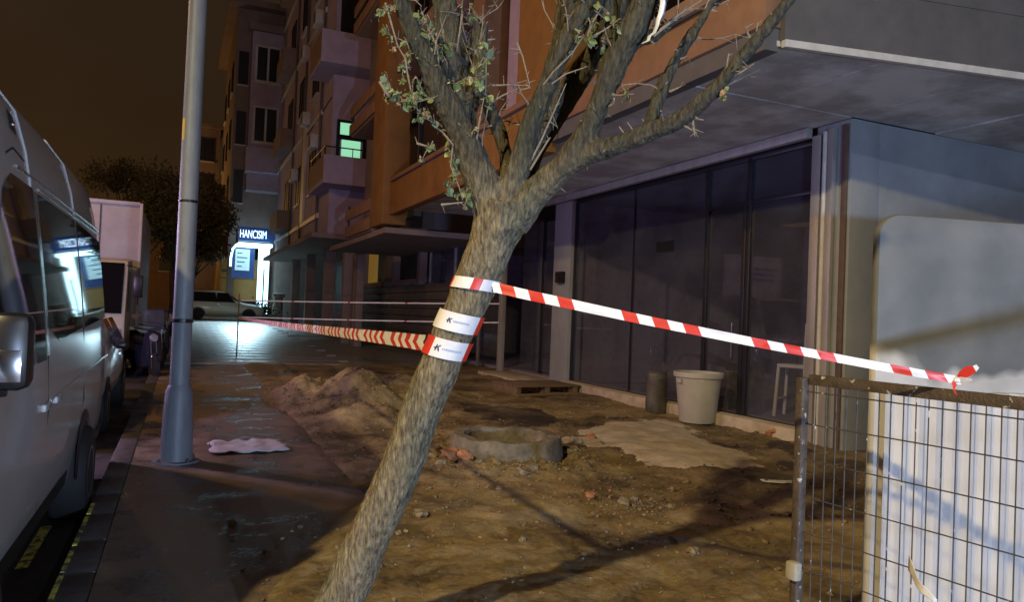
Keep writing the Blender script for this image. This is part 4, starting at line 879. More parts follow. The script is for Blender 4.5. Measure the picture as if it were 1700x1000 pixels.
# leaves, each its own object sharing three meshes
def leaf_mesh(m, w=.5):
    pts = [(0, 0, 0), (w*.5, .25, .06), (w*.55, .5, .08), (w*.28, .8, .03), (0, 1.0, -.06), (-w*.28, .8, .03), (-w*.55, .5, .08), (-w*.5, .25, .06), (0, .5, 0)]
    me = bpy.data.meshes.new('leaf'); me.from_pydata(pts, [], [(0, 1, 8), (1, 2, 8), (2, 3, 8), (3, 4, 8), (4, 5, 8), (5, 6, 8), (6, 7, 8), (7, 0, 8)]); me.update(); me.materials.append(m); return me
LM = [leaf_mesh(M_leaf, .8), leaf_mesh(M_leaf, .6), leaf_mesh(M_leaf2, .7), leaf_mesh(M_leafdry, .6)]
nl = 0; SHOOTS = []
for c, n_, sp in LEAVES:
    for _ in range(2 if n_ > 5 else 1):
        q = Vector((c[0]+random.gauss(0, sp*.5), c[1]+random.gauss(0, sp*.4), c[2]+sp*1.1)); d = Vector((random.gauss(0, .5), random.gauss(0, .4), -1)).normalized(); pts = [q]
        for s in range(4): d = (d+Vector((random.gauss(0, .35), random.gauss(0, .3), random.gauss(0, .25)))).normalized(); pts.append(pts[-1]+d*sp*.75)
        SHOOTS.append((pts, n_/(2 if n_ > 5 else 1), sp)); o = MB().tube(pts, [.0026, .0022, .0018, .0014, .0008], 5).build('twig', M_twig, T, smooth=True); o.location = (-.57, -3.25, 0)
for pts, n_, sp in SHOOTS:
    for k in range(int(n_*1.35+.5)):
        if nl >= 298: break
        nl += 1
        i = random.randrange(4); q = pts[i].lerp(pts[i+1], random.random())
        o = bpy.data.objects.new('leaf', random.choice([LM[0], LM[0], LM[1], LM[1], LM[2], LM[3]])); COL.objects.link(o); o.parent = T
        o.location = (q.x-.57+random.gauss(0, .005), q.y-3.25+random.gauss(0, .005), q.z); s = random.uniform(.018, .040); o.scale = (s, s, s)
        o.rotation_euler = (random.uniform(-2.6, -.9), random.uniform(-.8, .8), random.uniform(0, 6.28))
sl2 = MB()
for pts, n_, sp in SHOOTS:
    for _ in range(int(n_*3)):
        i = random.randrange(4); p = pts[i].lerp(pts[i+1], random.random())+Vector((random.gauss(0, .010), random.gauss(0, .010), random.gauss(0, .008)))
        a = Vector((random.gauss(0, 1), random.gauss(0, 1), random.gauss(-.5, 1))).normalized()*random.uniform(.005, .011); b = a.orthogonal().normalized()*a.length*.55
        sl2.add([p-a, p+b, p+a, p-b], [(0, 1, 2, 3)], random.choice([0, 0, 0, 1, 2]))
o = sl2.build('small_foliage', [M_leaf, M_leaf2, M_leafdry], T); o.location = (-.57, -3.25, 0); o['kind'] = 'stuff'

# rag caught in the branches
rg = MB(); pts = [(1.600, 2.31, 2.80), (1.597, 2.31, 2.74), (1.600, 2.305, 2.69), (1.597, 2.31, 2.655), (1.590, 2.318, 2.63), (1.583, 2.315, 2.605), (1.581, 2.33, 2.585), (1.567, 2.34, 2.57), (1.560, 2.338, 2.552), (1.546, 2.36, 2.545)]; wd = [.008, .011, .013, .012, .008, .006, .0045, .005, .0035, .002]
vs = []
for p, w in zip(pts, wd): vs += [(p[0]-w, p[1]+.004, p[2]), (p[0], p[1]-.006, p[2]), (p[0]+w, p[1]+.005, p[2])]
rg.add(vs, sum([[(3*i, 3*i+1, 3*i+4, 3*i+3), (3*i+1, 3*i+2, 3*i+5, 3*i+4)] for i in range(len(pts)-1)], []))
o = rg.build('rag', M_rag, smooth=True); sm = o.modifiers.new('s', 'SOLIDIFY'); sm.thickness = .003
tag(o, 'narrow white rag hanging in the upper right branches of the tree', 'rag')
# ------------------------------------------------------------------ barrier tape
TR = [(Vector(p), r) for p, r in LIMBS[0][1]]
def trunk_at(z):
    for (p, r), (q, s) in zip(TR, TR[1:]):
        if p.z <= z <= q.z:
            t = (z-p.z)/(q.z-p.z); return p.lerp(q, t), r*(1-t)+s*t, (q-p).normalized()
def ring_frame(z, tiltx=0.0, k=.45):
    c, r, ax = trunk_at(z)
    n = (ax*k+Vector((0, 0, 1))*(1-k)).normalized()
    e1 = Vector((0, 0, 1.5))-c; e1 = (e1-n*e1.dot(n)).normalized(); e2 = n.cross(e1)
    n = (n+e2*tiltx).normalized(); e2 = (e2-n*e2.dot(n)).normalized(); e1 = e2.cross(n)
    return c, r, ax, n, e1, e2
def band(z, w, redfrom, tiltx=0.0, k=.45, off=.011, a0=-math.pi, a1=math.pi, sl=.0):
    """ribbon round the trunk; redfrom = list of (start, end) arc lengths printed red, measured from the side facing the camera"""
    c, r, ax, n, e1, e2 = ring_frame(z, tiltx, k)
    R_ = r+off; N = 96; mb = MB(); vs = []
    for i in range(N+1):
        a = a0+(a1-a0)*i/N; d = e1*math.cos(a)+e2*math.sin(a)
        for h in (-.5, 0, .5):
            hh = h*w
            # follow the lean of the trunk
            q = c+d*(R_+.0015*noise.noise(Vector((a*3, h*2, z*9))))+n*hh+(ax/ax.dot(n)-n)*hh+ n*(sl*math.sin(a))
            vs.append(tuple(q))
    fs, ms = [], []
    for i in range(N):
        s_ = R_*(a0+(a1-a0)*(i+.5)/N)
        red = any(a <= s_ <= b for a, b in redfrom)
        for k_ in range(2): fs.append((3*i+k_, 3*i+3+k_, 3*i+4+k_, 3*i+1+k_)); ms.append(1 if red else 0)
    mb.add(vs, fs); mb.m = ms
    return mb, (c, R_, n, e1, e2, ax)
def print_on_band(fr, parent, s0, v0, size, label=True):
    c, R_, n, e1, e2, ax = fr
    def mp(s, v):
        a = s/R_; d = e1*math.cos(a)+e2*math.sin(a); return tuple(c+d*(R_+.0022)+n*v+(ax/ax.dot(n)-n)*v)
    # a slanted K with an arrow-like tail, then a run of small faint letters
    S_ = size
    m = MB()
    for poly in ([(0, 0), (.20, 0), (.20, 1), (0, 1)], [(.20, .40), (.38, .50), (.80, 1.0), (.56, 1.0), (.20, .58)], [(.34, .52), (.50, .60), (.86, 0), (.60, 0)], [(-.34, .42), (-.02, .62), (-.02, .30)]):
        pv = [mp(s0+(p[0]+.10*p[1])*S_, v0+p[1]*S_-.5*S_) for p in poly]; m.add(pv, [tuple(range(len(pv)))])
    m.build('printed_mark', M_ink, parent)
    f = MB()
    for i in range(11):
        a, b = s0+S_*(1.15+.30*i), s0+S_*(1.15+.30*i+.20)
        f.add([mp(a, v0-.18*S_), mp(b, v0-.18*S_), mp(b, v0+.10*S_+.06*S_*(i % 3)), mp(a, v0+.10*S_)], [(0, 1, 2, 3)])
    f.build('printed_line', M_inkpale, parent)

def ribbon(p0, p1, w0, w1, sag, pattern, name, parent=None, chevron=0., twist=0., slant=.02, up=Vector((0, 0, 1)), seg=.02, wob=.0, first=0):
    """tape from p0 to p1; pattern(s) -> True where red"""
    p0, p1 = Vector(p0), Vector(p1); Ln = (p1-p0).length; N = int(Ln/seg); mb = MB(); vs, fs, ms = [], [], []
    d = (p1-p0).normalized(); side = (up-d*up.dot(d)).normalized(); nor = d.cross(side)
    rows = 5
    for i in range(N+1):
        t = i/N; p = p0.lerp(p1, t)-Vector((0, 0, sag*4*t*(1-t))); w = w0*(1-t)+w1*t
        tw = twist*math.sin(t*7+1)+wob*noise.noise(Vector((t*Ln*2.2, 3, 1)))
        sd = side*math.cos(tw)+nor*math.sin(tw)
        for r_ in range(rows):
            h = r_/(rows-1)-.5
            if chevron: ds = chevron*(1-2*abs(h)*2)*.5+chevron*h*.4
            else: ds = slant*h
            vs.append(tuple(p+sd*(h*w)+d*ds+nor*.006*noise.noise(Vector((t*Ln*6, h*3, 7)))+side*.003*noise.noise(Vector((t*Ln*3, 9, 2)))))
    for i in range(N):
        s_ = (i+.5)/N*Ln+first
        for r_ in range(rows-1):
            b = i*rows+r_; fs.append((b, b+rows, b+rows+1, b+1)); ms.append(1 if pattern(s_) else 0)
    mb.add(vs, fs); mb.m = ms
    return mb
def pat(s, per=.50, red=.062, gap=.058, n=3, start=0.0):
    u = (s-start) % per
    return any(k*(red+gap) <= u < k*(red+gap)+red for k in range(n))
# right-hand tape: once round the trunk, then across to the fence
tp = thing('barrier_tape', 'red and white tape stretched from the trunk across the shop front to the fence', 'tape')
m1, f1 = band(1.618, .047, [(-.012, .026), (-.35, -.12)], tiltx=.05, k=.15, off=.012)
m1.build('trunk_loop', [M_tapew, M_taper], tp, smooth=True)
c, R_, n, e1, e2, ax = f1
start = c+(e1*math.cos(.75)+e2*math.sin(.75))*(R_+.003)+n*.0
end = Vector((2.575, 1.786, 1.326))
ribbon(start, end, .042, .028, .012, lambda s: pat(s, start=.035), 'tape', slant=-.022, seg=.006, wob=.55).build('tape', [M_tapew, M_taper], tp, smooth=True)
kn = MB()
for pts, wd, mi in (([(2.572, 1.79, 1.327), (2.570, 1.772, 1.345), (2.575, 1.750, 1.363), (2.58, 1.732, 1.372)], [.006, .014, .016, .010], 1),
                    ([(2.58, 1.732, 1.372), (2.583, 1.722, 1.382)], [.010, .006], 0),
                    ([(2.572, 1.79, 1.327), (2.566, 1.765, 1.331), (2.572, 1.735, 1.334)], [.007, .009, .004], 0),
                    ([(2.572, 1.79, 1.327), (2.555, 1.792, 1.305), (2.556, 1.782, 1.275)], [.008, .009, .006], 1)):
    vs = []
    for p, w in zip(pts, wd): vs += [(p[0]+.004, p[1]-w*.4, p[2]-w), (p[0]-.004, p[1]+w*.4, p[2]+w)]
    kn.add(vs, [(2*i, 2*i+1, 2*i+3, 2*i+2) for i in range(len(pts)-1)], mi)
kn.lathe((2.572, 1.79, 1.327), [(.004, -.012), (.012, -.006), (.012, .006), (.004, .012)], 8, mi=0)
k_ = kn.build('knot', [M_tapew, M_taper], tp, smooth=True)
# left-hand tape: printed wraps on the trunk, then a doubled run far up the pavement to a stake
tl = thing('barrier_tape', 'double red and white tape running from the trunk back up the pavement', 'tape')
m2, f2 = band(1.352, .080, [(-.35, -.072), (.085, .35)], tiltx=-.02, k=.55, off=.012, sl=.0)
b2 = m2.build('trunk_loop', [M_tapew, M_taper], tl, smooth=True)
print_on_band(f2, b2, -.050, .0, .026)
c, R_, n, e1, e2, ax = f2
start = c+(e1*math.cos(-1.35)+e2*math.sin(-1.35))*(R_+.002)
stake_xy = (1.40, 21.3)
ribbon(start, (stake_xy[0]-.02, stake_xy[1], 1.12), .066, .060, .02, lambda s: pat(s, per=.66, red=.07, gap=.07, n=4, start=.10), 'tape', chevron=.06, seg=.012, wob=.10).build('tape', [M_tapew, M_taper], tl, smooth=True)
tm_ = thing('barrier_tape', 'short white printed tape wrapped once round the trunk between two longer tapes', 'tape')
m3, f3 = band(1.462, .078, [(.088, .35), (-.35, -.16)], tiltx=-.02, k=.55, off=.011)
b3 = m3.build('trunk_loop', [M_tapew, M_taper], tm_, smooth=True); print_on_band(f3, b3, -.048, .004, .021)
for q in (tp, tl, tm_): rebase(q)
sk = thing('stake', 'thin wooden stake on the far pavement holding the barrier tape ends', 'stake', (stake_xy[0], stake_xy[1], gz(21.3)))
box('shaft', M_wood, sk, -.018, .018, -.018, .018, 0, 1.66); box('point', M_wood, sk, -.012, .012, -.012, .012, 1.661, 1.70)
for z0, z1, lb in ((1.58, 1.745, 'upper thin tape line from the stake to the far door post'), (1.13, 1.28, 'lower thin tape line from the stake to the far door post')):
    o = ribbon((stake_xy[0], stake_xy[1]-.02, z0), (XS-.06, 16.78, z1), .032, .032, .015, lambda s: pat(s, per=1.6, n=1), 'tape', seg=.03, slant=.02).build('barrier_tape', [M_tapew, M_taper], smooth=True); tag(o, lb, 'tape', 'thin tape lines')

# ------------------------------------------------------------------ wire fence and pale slab at the right
F = thing('wire_fence', 'low dark welded wire fence panel with flat top rail at the right edge', 'fence')
def fx(y): return 2.50+.10*(2.42-y)
def fp_(y, z, dx=0): return (fx(y)+dx, y, z)
box('post', M_fence, F, 2.475, 2.515, 2.42, 2.46, -.02, 1.275, .004)
rl = MB().prism([(fx(2.415), 2.415), (fx(-3), -3), (fx(-3)+.03, -3), (fx(2.415)+.03, 2.415)], 'z', 1.245, 1.290).build('top_rail', M_fence, F, bevel=.004)
y = 2.375; k = 0
while y > -2.9:
    z0 = .03
    b = random.uniform(-.003, .003)
    MB().tube([fp_(y, 1.25, .004), fp_(y+b, .8, .004+b), fp_(y, z0, .004)], .0026, 6).build('upright_wire', M_fencewire, F, smooth=True)
    y -= .0495+random.uniform(-.002, .002)
for z in (1.215, 1.075, .92, .76, .605, .45, .29, .13):
    MB().tube([fp_(2.42, z, -.001), fp_(1.6, z+random.uniform(-.003, .003), -.001), fp_(-2.95, z, -.001)], .003, 6).build('cross_wire', M_fencewire, F, smooth=True)
cl = MB().box(2.44, 2.485, 2.395, 2.455, .40, .48).build('clamp', M_bollard, F, bevel=.012)
box('post', M_fence, F, fx(-2.95)-.02, fx(-2.95)+.02, -3.0, -2.96, -.02, 1.275, .004)
rebase(F)
for px0, pz, w, h, rz, lb in ((2.545, .575, .085, .05, R(96), 'white torn paper caught low in the fence wires'),):
    n = 8; vs = []
    for j in range(n+1):
        for i in range(n+1):
            u, v = i/n, j/n; kk = 1-.6*u
            vs.append((px0-.012-.03*math.sin(u*2.5), 1.93-u*.13, pz+.05-u*.10+(v-.5)*.055*kk+.006*math.sin(u*9)))
    o = MB().add(vs, [(j*(n+1)+i, j*(n+1)+i+1, (j+1)*(n+1)+i+1, (j+1)*(n+1)+i) for j in range(n) for i in range(n)]).build('paper_scrap', M_whiteplastic, smooth=True); tag(o, lb, 'paper')
    sm = o.modifiers.new('s', 'SOLIDIFY'); sm.thickness = .002
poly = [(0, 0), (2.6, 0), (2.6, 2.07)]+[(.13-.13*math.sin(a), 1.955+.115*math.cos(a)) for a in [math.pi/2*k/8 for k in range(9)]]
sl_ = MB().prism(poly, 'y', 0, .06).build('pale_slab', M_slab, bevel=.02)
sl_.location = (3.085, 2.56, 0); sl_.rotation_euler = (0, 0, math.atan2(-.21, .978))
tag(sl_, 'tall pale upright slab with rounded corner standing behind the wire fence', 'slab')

rb_ = MB(); vs = []; nr = 26
for i in range(nr*4+1):
    x = .02+i*(2.5/(nr*4)); d = (-.035, -.035, -.014, -.014)[i % 4]
    vs += [(x, d-.01, .0), (x, d-.01, 1.20+.01*noise.noise(Vector((x*3, 0, 0))))]
rb_.add(vs, [(2*i, 2*i+2, 2*i+3, 2*i+1) for i in range(nr*4)])
rs = rb_.build('ribbed_sheet', M_ribbed, sl_); sm = rs.modifiers.new('s', 'SOLIDIFY'); sm.thickness = .004
# ------------------------------------------------------------------ vehicles
def loft(stations, name, m, parent, smooth=True, angle=35, sub=0):
    """stations: (y, [(half width, z) bottom ... top centre]) mirrored left and right"""
    mb = MB(); n = len(stations[0][1]); vs = []
    for y, pr in stations:
        row = [(w, y, z) for w, z in pr]+[(-w, y, z) for w, z in reversed(pr[:-1] if pr[-1][0] == 0 else pr)]
        vs += row
    k = len(row); fs = []
    for i in range(len(stations)-1):
        for j in range(k-1): fs.append((i*k+j, i*k+j+1, (i+1)*k+j+1, (i+1)*k+j))
        fs.append((i*k+k-1, i*k, (i+1)*k, (i+1)*k+k-1))
    fs.append(tuple(range(k))); fs.append(tuple((len(stations)-1)*k+j for j in range(k)))
    mb.add(vs, fs); o = mb.build(name, m, parent, smooth=smooth, angle=angle)
    if sub: md = o.modifiers.new('sub', 'SUBSURF'); md.levels = sub; md.render_levels = sub
    return o
def wheel(parent, x, y, z, r, w, side=1):
    t = MB().lathe((0, 0, 0), [(r*.62, -w/2), (r*.92, -w/2), (r, -w*.36), (r, w*.36), (r*.92, w/2), (r*.62, w/2)], 28, 'x').build('wheel', M_rubber, parent, smooth=True)
    t.location = (x, y, z)
    rm = MB(); rm.lathe((side*w*.40, 0, 0), [(r*.62, -.02), (r*.60, .02), (r*.54, .025), (r*.16, .0), (.001, .01)], 24, 'x', cap=False)
    for k in range(6):
        a = k*math.pi/3; rm.prism([(math.cos(a-.14)*r*.14, math.sin(a-.14)*r*.14), (math.cos(a-.10)*r*.56, math.sin(a-.10)*r*.56), (math.cos(a+.10)*r*.56, math.sin(a+.10)*r*.56), (math.cos(a+.14)*r*.14, math.sin(a+.14)*r*.14)], 'x', side*w*.36, side*w*.44)
    rm.build('rim', M_rim, t, smooth=True, angle=30)
    return t
# --- high-roof van parked facing the camera; its side stands at x = -.70
V = thing('parked_van', 'silver high-roof van with dark tinted windows parked at the kerb on the left', 'van', (-1.69, 0, -.12), R(-.35))
HW = 1.03
side_prof = [(.10, .26), (.05, .36), (.015, .60), (.0, .85), (.0, 1.10), (.012, 1.28), (.045, 1.62), (.085, 1.95), (.115, 2.18), (.145, 2.36), (.20, 2.56), (.32, 2.72), (.58, 2.82), (HW, 2.86)]
def sdx(z):
    for (d0, z0), (d1, z1) in zip(side_prof, side_prof[1:]):
        if z0 <= z <= z1: return d0+(d1-d0)*(z-z0)/(z1-z0)
    return .1
def st(y, top, pull=0.0, lift=0):
    pr = []
    for i, (d, z) in enumerate(side_prof):
        zz = min(z+lift*(z < .4), top-.012*(len(side_prof)-1-i)*(1 if z > top-.2 else 0)); pr.append((max(HW-d-pull*(1 if d < .3 else .8), 0), max(zz, .24)))
    pr[-1] = (0, min(2.86, top)); return (y, pr)
stations = [st(2.30, .88, .22), st(2.36, 1.0, .12), st(2.55, 1.12, .05), st(2.95, 1.26, .01), st(3.15, 1.45), st(3.4, 2.0), st(3.65, 2.52), st(3.85, 2.74), st(4.2, 2.84), st(5.2, 2.86), st(6.2, 2.86), st(7.2, 2.84), st(7.70, 2.80, .01), st(7.82, 2.74, .03), st(7.88, 2.6, .06)]
body = loft(stations, 'body', M_van, V, angle=28)
def sideface(name, m, poly, off=.004, parent=V, rows=6, thick=.01):
    """panel on the van's kerb side: poly of (y, z), lofted over the curved flank"""
    zs0, zs1 = min(p[1] for p in poly), max(p[1] for p in poly); mb = MB()
    # clip the polygon in horizontal strips
    def xs_at(z):
        r_ = []
        for (ay, az), (by, bz) in zip(poly, poly[1:]+poly[:1]):
            if (az-z)*(bz-z) <= 0 and az != bz: r_.append(ay+(by-ay)*(z-az)/(bz-az))
        return (min(r_), max(r_)) if r_ else None
    vs = []; N = rows*3
    for i in range(N+1):
        z = zs0+1e-4+(zs1-zs0-2e-4)*i/N; a, b = xs_at(z)
        for k in range(5): vs.append((HW-sdx(z)+off, a+(b-a)*k/4, z))
    mb.add(vs, [(i*5+k, i*5+k+1, (i+1)*5+k+1, (i+1)*5+k) for i in range(N) for k in range(4)])
    return mb.build(name, m, parent, smooth=True, angle=60)
# glass (van-local z is measured from the road, .12 below the pavement)
sideface('window', M_vanglass, [(3.45, 1.50), (3.95, 1.28), (4.58, 1.28), (4.58, 2.18), (4.05, 2.18), (3.85, 2.10)])
sideface('window', M_vanglass, [(4.70, 1.44), (5.05, 1.36), (6.12, 1.40), (6.12, 2.17), (4.70, 2.17)])
sideface('window', M_vanglass, [(6.20, 1.40), (7.66, 1.44), (7.70, 2.14), (6.20, 2.17)])
sideface('pillar_cover', M_chrome, [(4.60, 1.30), (4.675, 1.30), (4.675, 2.17), (4.60, 2.17)], .006)
# belt crease, gutter rails, roof ribs and door joints
for z, y0, y1, m in ((2.235, 4.2, 7.72, M_chrome), (2.195, 4.75, 7.72, M_chrome)):
    MB().tube([(HW-sdx(z)+.004, y0+(y1-y0)*k/10, z) for k in range(11)], .008, 6).build('gutter_rail', m, V, smooth=True)
def rib(y, z0, nm, m, r=.006):
    pts = [(HW-d+.003, y, z) for d, z in side_prof if z >= z0]
    MB().tube(pts, r, 6).build(nm, m, V, smooth=True)
rib(4.52, 2.15, 'roof_rib', M_van); rib(6.15, 2.15, 'roof_rib', M_van)
def joint(pts, m=M_black, r=.006, nm='door_joint'): MB().tube([(HW-sdx(z)+.0005, y, z) for y, z in pts], r, 5).build(nm, m, V)
joint([(4.64, .45), (4.64, 1.0), (4.64, 1.30)]); joint([(3.40, .9), (3.40, 1.5)]); joint([(6.16, .45), (6.16, .9), (6.16, 1.4)]); joint([(4.7, 1.05), (6.1, 1.08), (7.7, 1.10)], M_van, .009, 'belt_crease')
joint([(4.0, 2.26), (4.2, 2.32), (4.45, 2.30)], M_black, .005)
sideface('side_lamp', M_dark, [(4.22, 2.42), (4.33, 2.40), (4.36, 2.50), (4.25, 2.52)], .008)
MB().lathe((HW-sdx(2.45)+.01, 4.29, 2.45), [(.0, .0), (.016, .0), (.014, .008), (.0, .010)], 10, 'x').build('lamp_lens', M_chrome, V)
MB().box(HW-.004, HW+.022, 4.44, 4.60, 1.02, 1.06).build('door_handle', M_van, V, bevel=.008); MB().box(HW-.004, HW+.022, 4.80, 4.96, 1.02, 1.06).build('door_handle', M_van, V, bevel=.008)
sideface('sill_trim', M_dark, [(3.7, .34), (5.75, .34), (5.75, .46), (3.7, .46)], .008); sideface('sill_trim', M_dark, [(6.75, .34), (7.8, .34), (7.8, .46), (6.75, .46)], .008)
for wy in (3.12, 6.28):
    ar = MB(); a_ = [math.pi*k/16 for k in range(17)]
    vs = [];
    for a in a_: vs += [(HW-.012 if False else HW+.012, wy+math.cos(a)*.36, .36+math.sin(a)*.36), (HW+.004, wy+math.cos(a)*.43, .36+math.sin(a)*.43)]
    ar.add(vs, [(2*i, 2*i+1, 2*i+3, 2*i+2) for i in range(16)]); ar.build('wheel_arch', M_dark, V, smooth=True)
    ar = MB(); ar.add([(HW+.002, wy+math.cos(a)*.36, .36+math.sin(a)*.36) for a in a_], [tuple(range(17))]); ar.build('arch_opening', M_black, V)
    wheel(V, HW-.06, wy, .335, .335, .23)
    wheel(V, -HW+.06, wy, .335, .335, .23, -1)
mi = MB().box(-.02, .125, -.07, .06, -.165, .13).build('mirror', M_dark, V, bevel=.04); mi.location = (HW+.0, 3.36, 1.42)
MB().box(.01, .10, -.076, -.072, -.13, -.01).build('mirror_shell', M_chrome, mi, bevel=.003)
MB().box(.0, .10, .061, .066, -.13, .10).build('mirror_glass', M_lamplens, mi)
MB().tube([(-.06, .0, -.18), (.04, .0, -.16)], .03, 8).build('mirror_arm', M_dark, mi)
# front end (windscreen, lamps, grille, bumper)
MB().add([(-.84, 3.10, 1.50), (.84, 3.10, 1.50), (.76, 3.80, 2.48), (-.76, 3.80, 2.48)], [(0, 1, 2, 3)]).build('windscreen', M_vanglass, V)
for s in (-1, 1): MB().box(s*.62-.17, s*.62+.17, 2.30, 2.42, .78, .98).build('headlamp', M_lamplens, V, bevel=.03)
box('grille', M_dark, V, -.42, .42, 2.275, 2.33, .60, .92, .02); box('bumper', M_dark, V, -.86, .86, 2.20, 2.36, .28, .52, .04)
box('number_plate', M_plate, V, -.26, .26, 2.185, 2.198, .36, .47)
for s in (-1, 1): MB().box(s*.93-.06, s*.93+.04, 7.80, 7.872, .95, 1.55).build('tail_lamp', M_redlens, V, bevel=.015)

def car(name, label, cat, loc, rz, paint, long=4.35, wagon=False, group=None):
    t = thing(name, label, cat, loc, rz, group)
    L2 = long/2; k = long/4.35
    top = 1.47 if not wagon else 1.62
    def S_(y, a): return (y*k, a)
    rear = [S_(1.75, [(.80, .20), (.86, .55), (.84, .92), (.62, top-.32), (0, top-.28)]), S_(2.08, [(.74, .24), (.80, .55), (.78, .9), (.66, .98), (0, 1.0)]), S_(2.16, [(.62, .32), (.68, .5), (.66, .8), (.6, .86), (0, .88)])] if not wagon else \
           [S_(1.95, [(.82, .22), (.88, .58), (.86, .98), (.66, top-.10), (0, top-.05)]), S_(2.10, [(.76, .26), (.82, .58), (.80, .95), (.66, 1.2), (0, 1.25)]), S_(2.16, [(.66, .32), (.72, .5), (.70, .85), (.6, .95), (0, .97)])]
    b = loft([S_(-2.17, [(.58, .30), (.66, .42), (.64, .60), (.40, .64), (0, .66)]), S_(-2.08, [(.74, .22), (.80, .45), (.77, .70), (.46, .76), (0, .78)]), S_(-1.80, [(.84, .20), (.88, .52), (.84, .82), (.52, .87), (0, .89)]),
              S_(-1.15, [(.86, .20), (.90, .56), (.87, .92), (.58, .97), (0, .99)]), S_(-.82, [(.86, .20), (.90, .56), (.87, .95), (.66, 1.00), (0, 1.02)]), S_(-.10, [(.86, .20), (.90, .56), (.87, .95), (.64, top-.06), (0, top)]),
              S_(.7, [(.86, .20), (.90, .56), (.87, .96), (.65, top-.05), (0, top+.01)]), S_(1.3, [(.85, .20), (.89, .56), (.86, .96), (.64, top-.10), (0, top-.04)])]+rear, 'body', paint, t, angle=50, sub=1)
    # glass
    MB().add([(-.66, -.74*k, 1.04), (.66, -.74*k, 1.04), (.60, -.16*k, top-.07), (-.60, -.16*k, top-.07)], [(0, 1, 2, 3)]).build('windscreen', M_vanglass, t).location = (0, -.035, .02)
    for s in (-1, 1):
        for a, b_ in ((-.42, .42), (.48, 1.28 if not wagon else 1.75)):
            MB().add([(s*.865, a*k-.12, .98), (s*.865, b_*k, .98), (s*.69, b_*k-.06, top-.13), (s*.69, a*k+.22 if a < 0 else a*k, top-.13)], [(0, 1, 2, 3)]).build('window', M_vanglass, t).location = (s*.012, 0, .0)
        hl = MB(); hl.add([(s*.44, -2.06*k, .68), (s*.74, -1.98*k, .66), (s*.845, -1.70*k, .76), (s*.80, -1.66*k, .80), (s*.50, -2.00*k, .745)], [(0, 1, 2, 3, 4)])
        o = hl.build('headlamp', M_lamplens, t); o.location = (s*.012, -.03, .01); sm = o.modifiers.new('s', 'SOLIDIFY'); sm.thickness = .03; sm.offset = 0
        MB().lathe((s*.62, -2.085*k, .40), [(.0, -.02), (.06, -.02), (.07, .02), (.0, .03)], 14, 'y').build('fog_lamp', M_lamplens, t)
        MB().box(s*.96-.07, s*.96+.07, -.60*k, -.50*k, .97, 1.06).build('mirror', M_dark, t, bevel=.03)
        MB().box(s*.66-.10, s*.66+.10, 2.06*k, 2.13*k, .68, .85).build('tail_lamp', M_redlens, t, bevel=.02)
        for wy in (-1.32, 1.32):
            wheel(t, s*.80, wy*k, .31, .31, .20, s)
            ar = MB(); a_ = [math.pi*q/12 for q in range(13)]
            ar.add([(s*.893, wy*k+math.cos(a)*.37, .31+math.sin(a)*.37) for a in a_]+[(s*.893, wy*k+math.cos(a)*.30, .31+math.sin(a)*.30) for a in a_], [(i, i+1, 14+i, 13+i) for i in range(12)]); ar.build('wheel_arch', M_black, t)
        box('door_handle', M_chrome, t, s*.895-.012, s*.895+.012, .18*k, .34*k, .84, .87)
    box('grille', M_dark, t, -.40, .40, -2.19*k, -2.12*k, .44, .60, .015); box('number_plate', M_plate, t, -.26, .26, -2.20*k-.02, -2.19*k-.005, .34, .45)
    return t
car('parked_car', 'white car parked close behind the silver van with its front towards us', 'car', (-1.66, 11.45, -.12), 0, M_carwhite)
car('crossing_car', 'cream estate car seen side-on crossing the far end of the street', 'car', (2.05, 43.4, gz(43.4)), R(90), M_suvpaint, 4.2, True)

# --- box lorry behind the car
K = thing('box_lorry', 'white box lorry with dark windscreen parked behind the white car', 'lorry', (-2.05, 18.4, -.12))
box('cargo_box', M_truckbox, K, -1.12, 1.12, .05, 5.6, 1.0, 3.74, .03)
for x in (-1.13, 1.13): box('corner_rail', M_trim, K, x-.03, x+.03, .0, .08, .95, 3.76, .01)
box('roof_rail', M_trim, K, -1.10, 1.10, .0, .08, 3.70, 3.78, .01)
box('panel_joint', M_greydark, K, .32, .35, .03, .047, 1.1, 3.68)
for q in range(3): box('printed_bar', M_ink, K, -.95, -.02, .028, .046, 3.34-q*.17, 3.43-q*.17)
cb = MB().prism([(-1.62, .50), (-1.66, 1.25), (-1.45, 1.95), (-1.30, 2.40), (-.10, 2.50), (-.02, .50)], 'x', -1.02, 1.02).build('cab', M_cabpaint, K, bevel=.06)
MB().prism([(-1.652, 1.32), (-1.452, 1.98), (-1.325, 2.34), (-1.345, 2.35), (-1.475, 2.0), (-1.675, 1.32)], 'x', -.94, .94).build('windscreen', M_vanglass, K)
box('grille', M_dark, K, -.62, .62, -1.69, -1.655, .86, 1.10, .01); box('bumper', M_dark, K, -1.03, 1.03, -1.76, -1.58, .42, .72, .03)
for s in (-1, 1):
    box('headlamp', M_lamplens, K, s*.80-.15, s*.80+.15, -1.70, -1.655, .82, 1.02, .02)
    MB().add([(s*1.024, -1.45, 1.36), (s*1.024, -.55, 1.36), (s*1.024, -.55, 2.2), (s*1.024, -1.22, 2.2)], [(0, 1, 2, 3)]).build('window', M_vanglass, K)
    MB().tube([(s*1.0, -1.5, 2.3), (s*1.22, -1.66, 2.25), (s*1.22, -1.66, 1.5)], .016, 6).build('mirror_bracket', M_dark, K)
    MB().box(s*1.22-.09, s*1.22+.09, -1.70, -1.63, 1.65, 2.10).build('mirror', M_dark, K, bevel=.02)
    for wy in (-.85, 3.9): wheel(K, s*.88, wy, .40, .40, .26, s)
box('chassis', M_black, K, -.45, .45, -.4, 5.4, .55, .95)
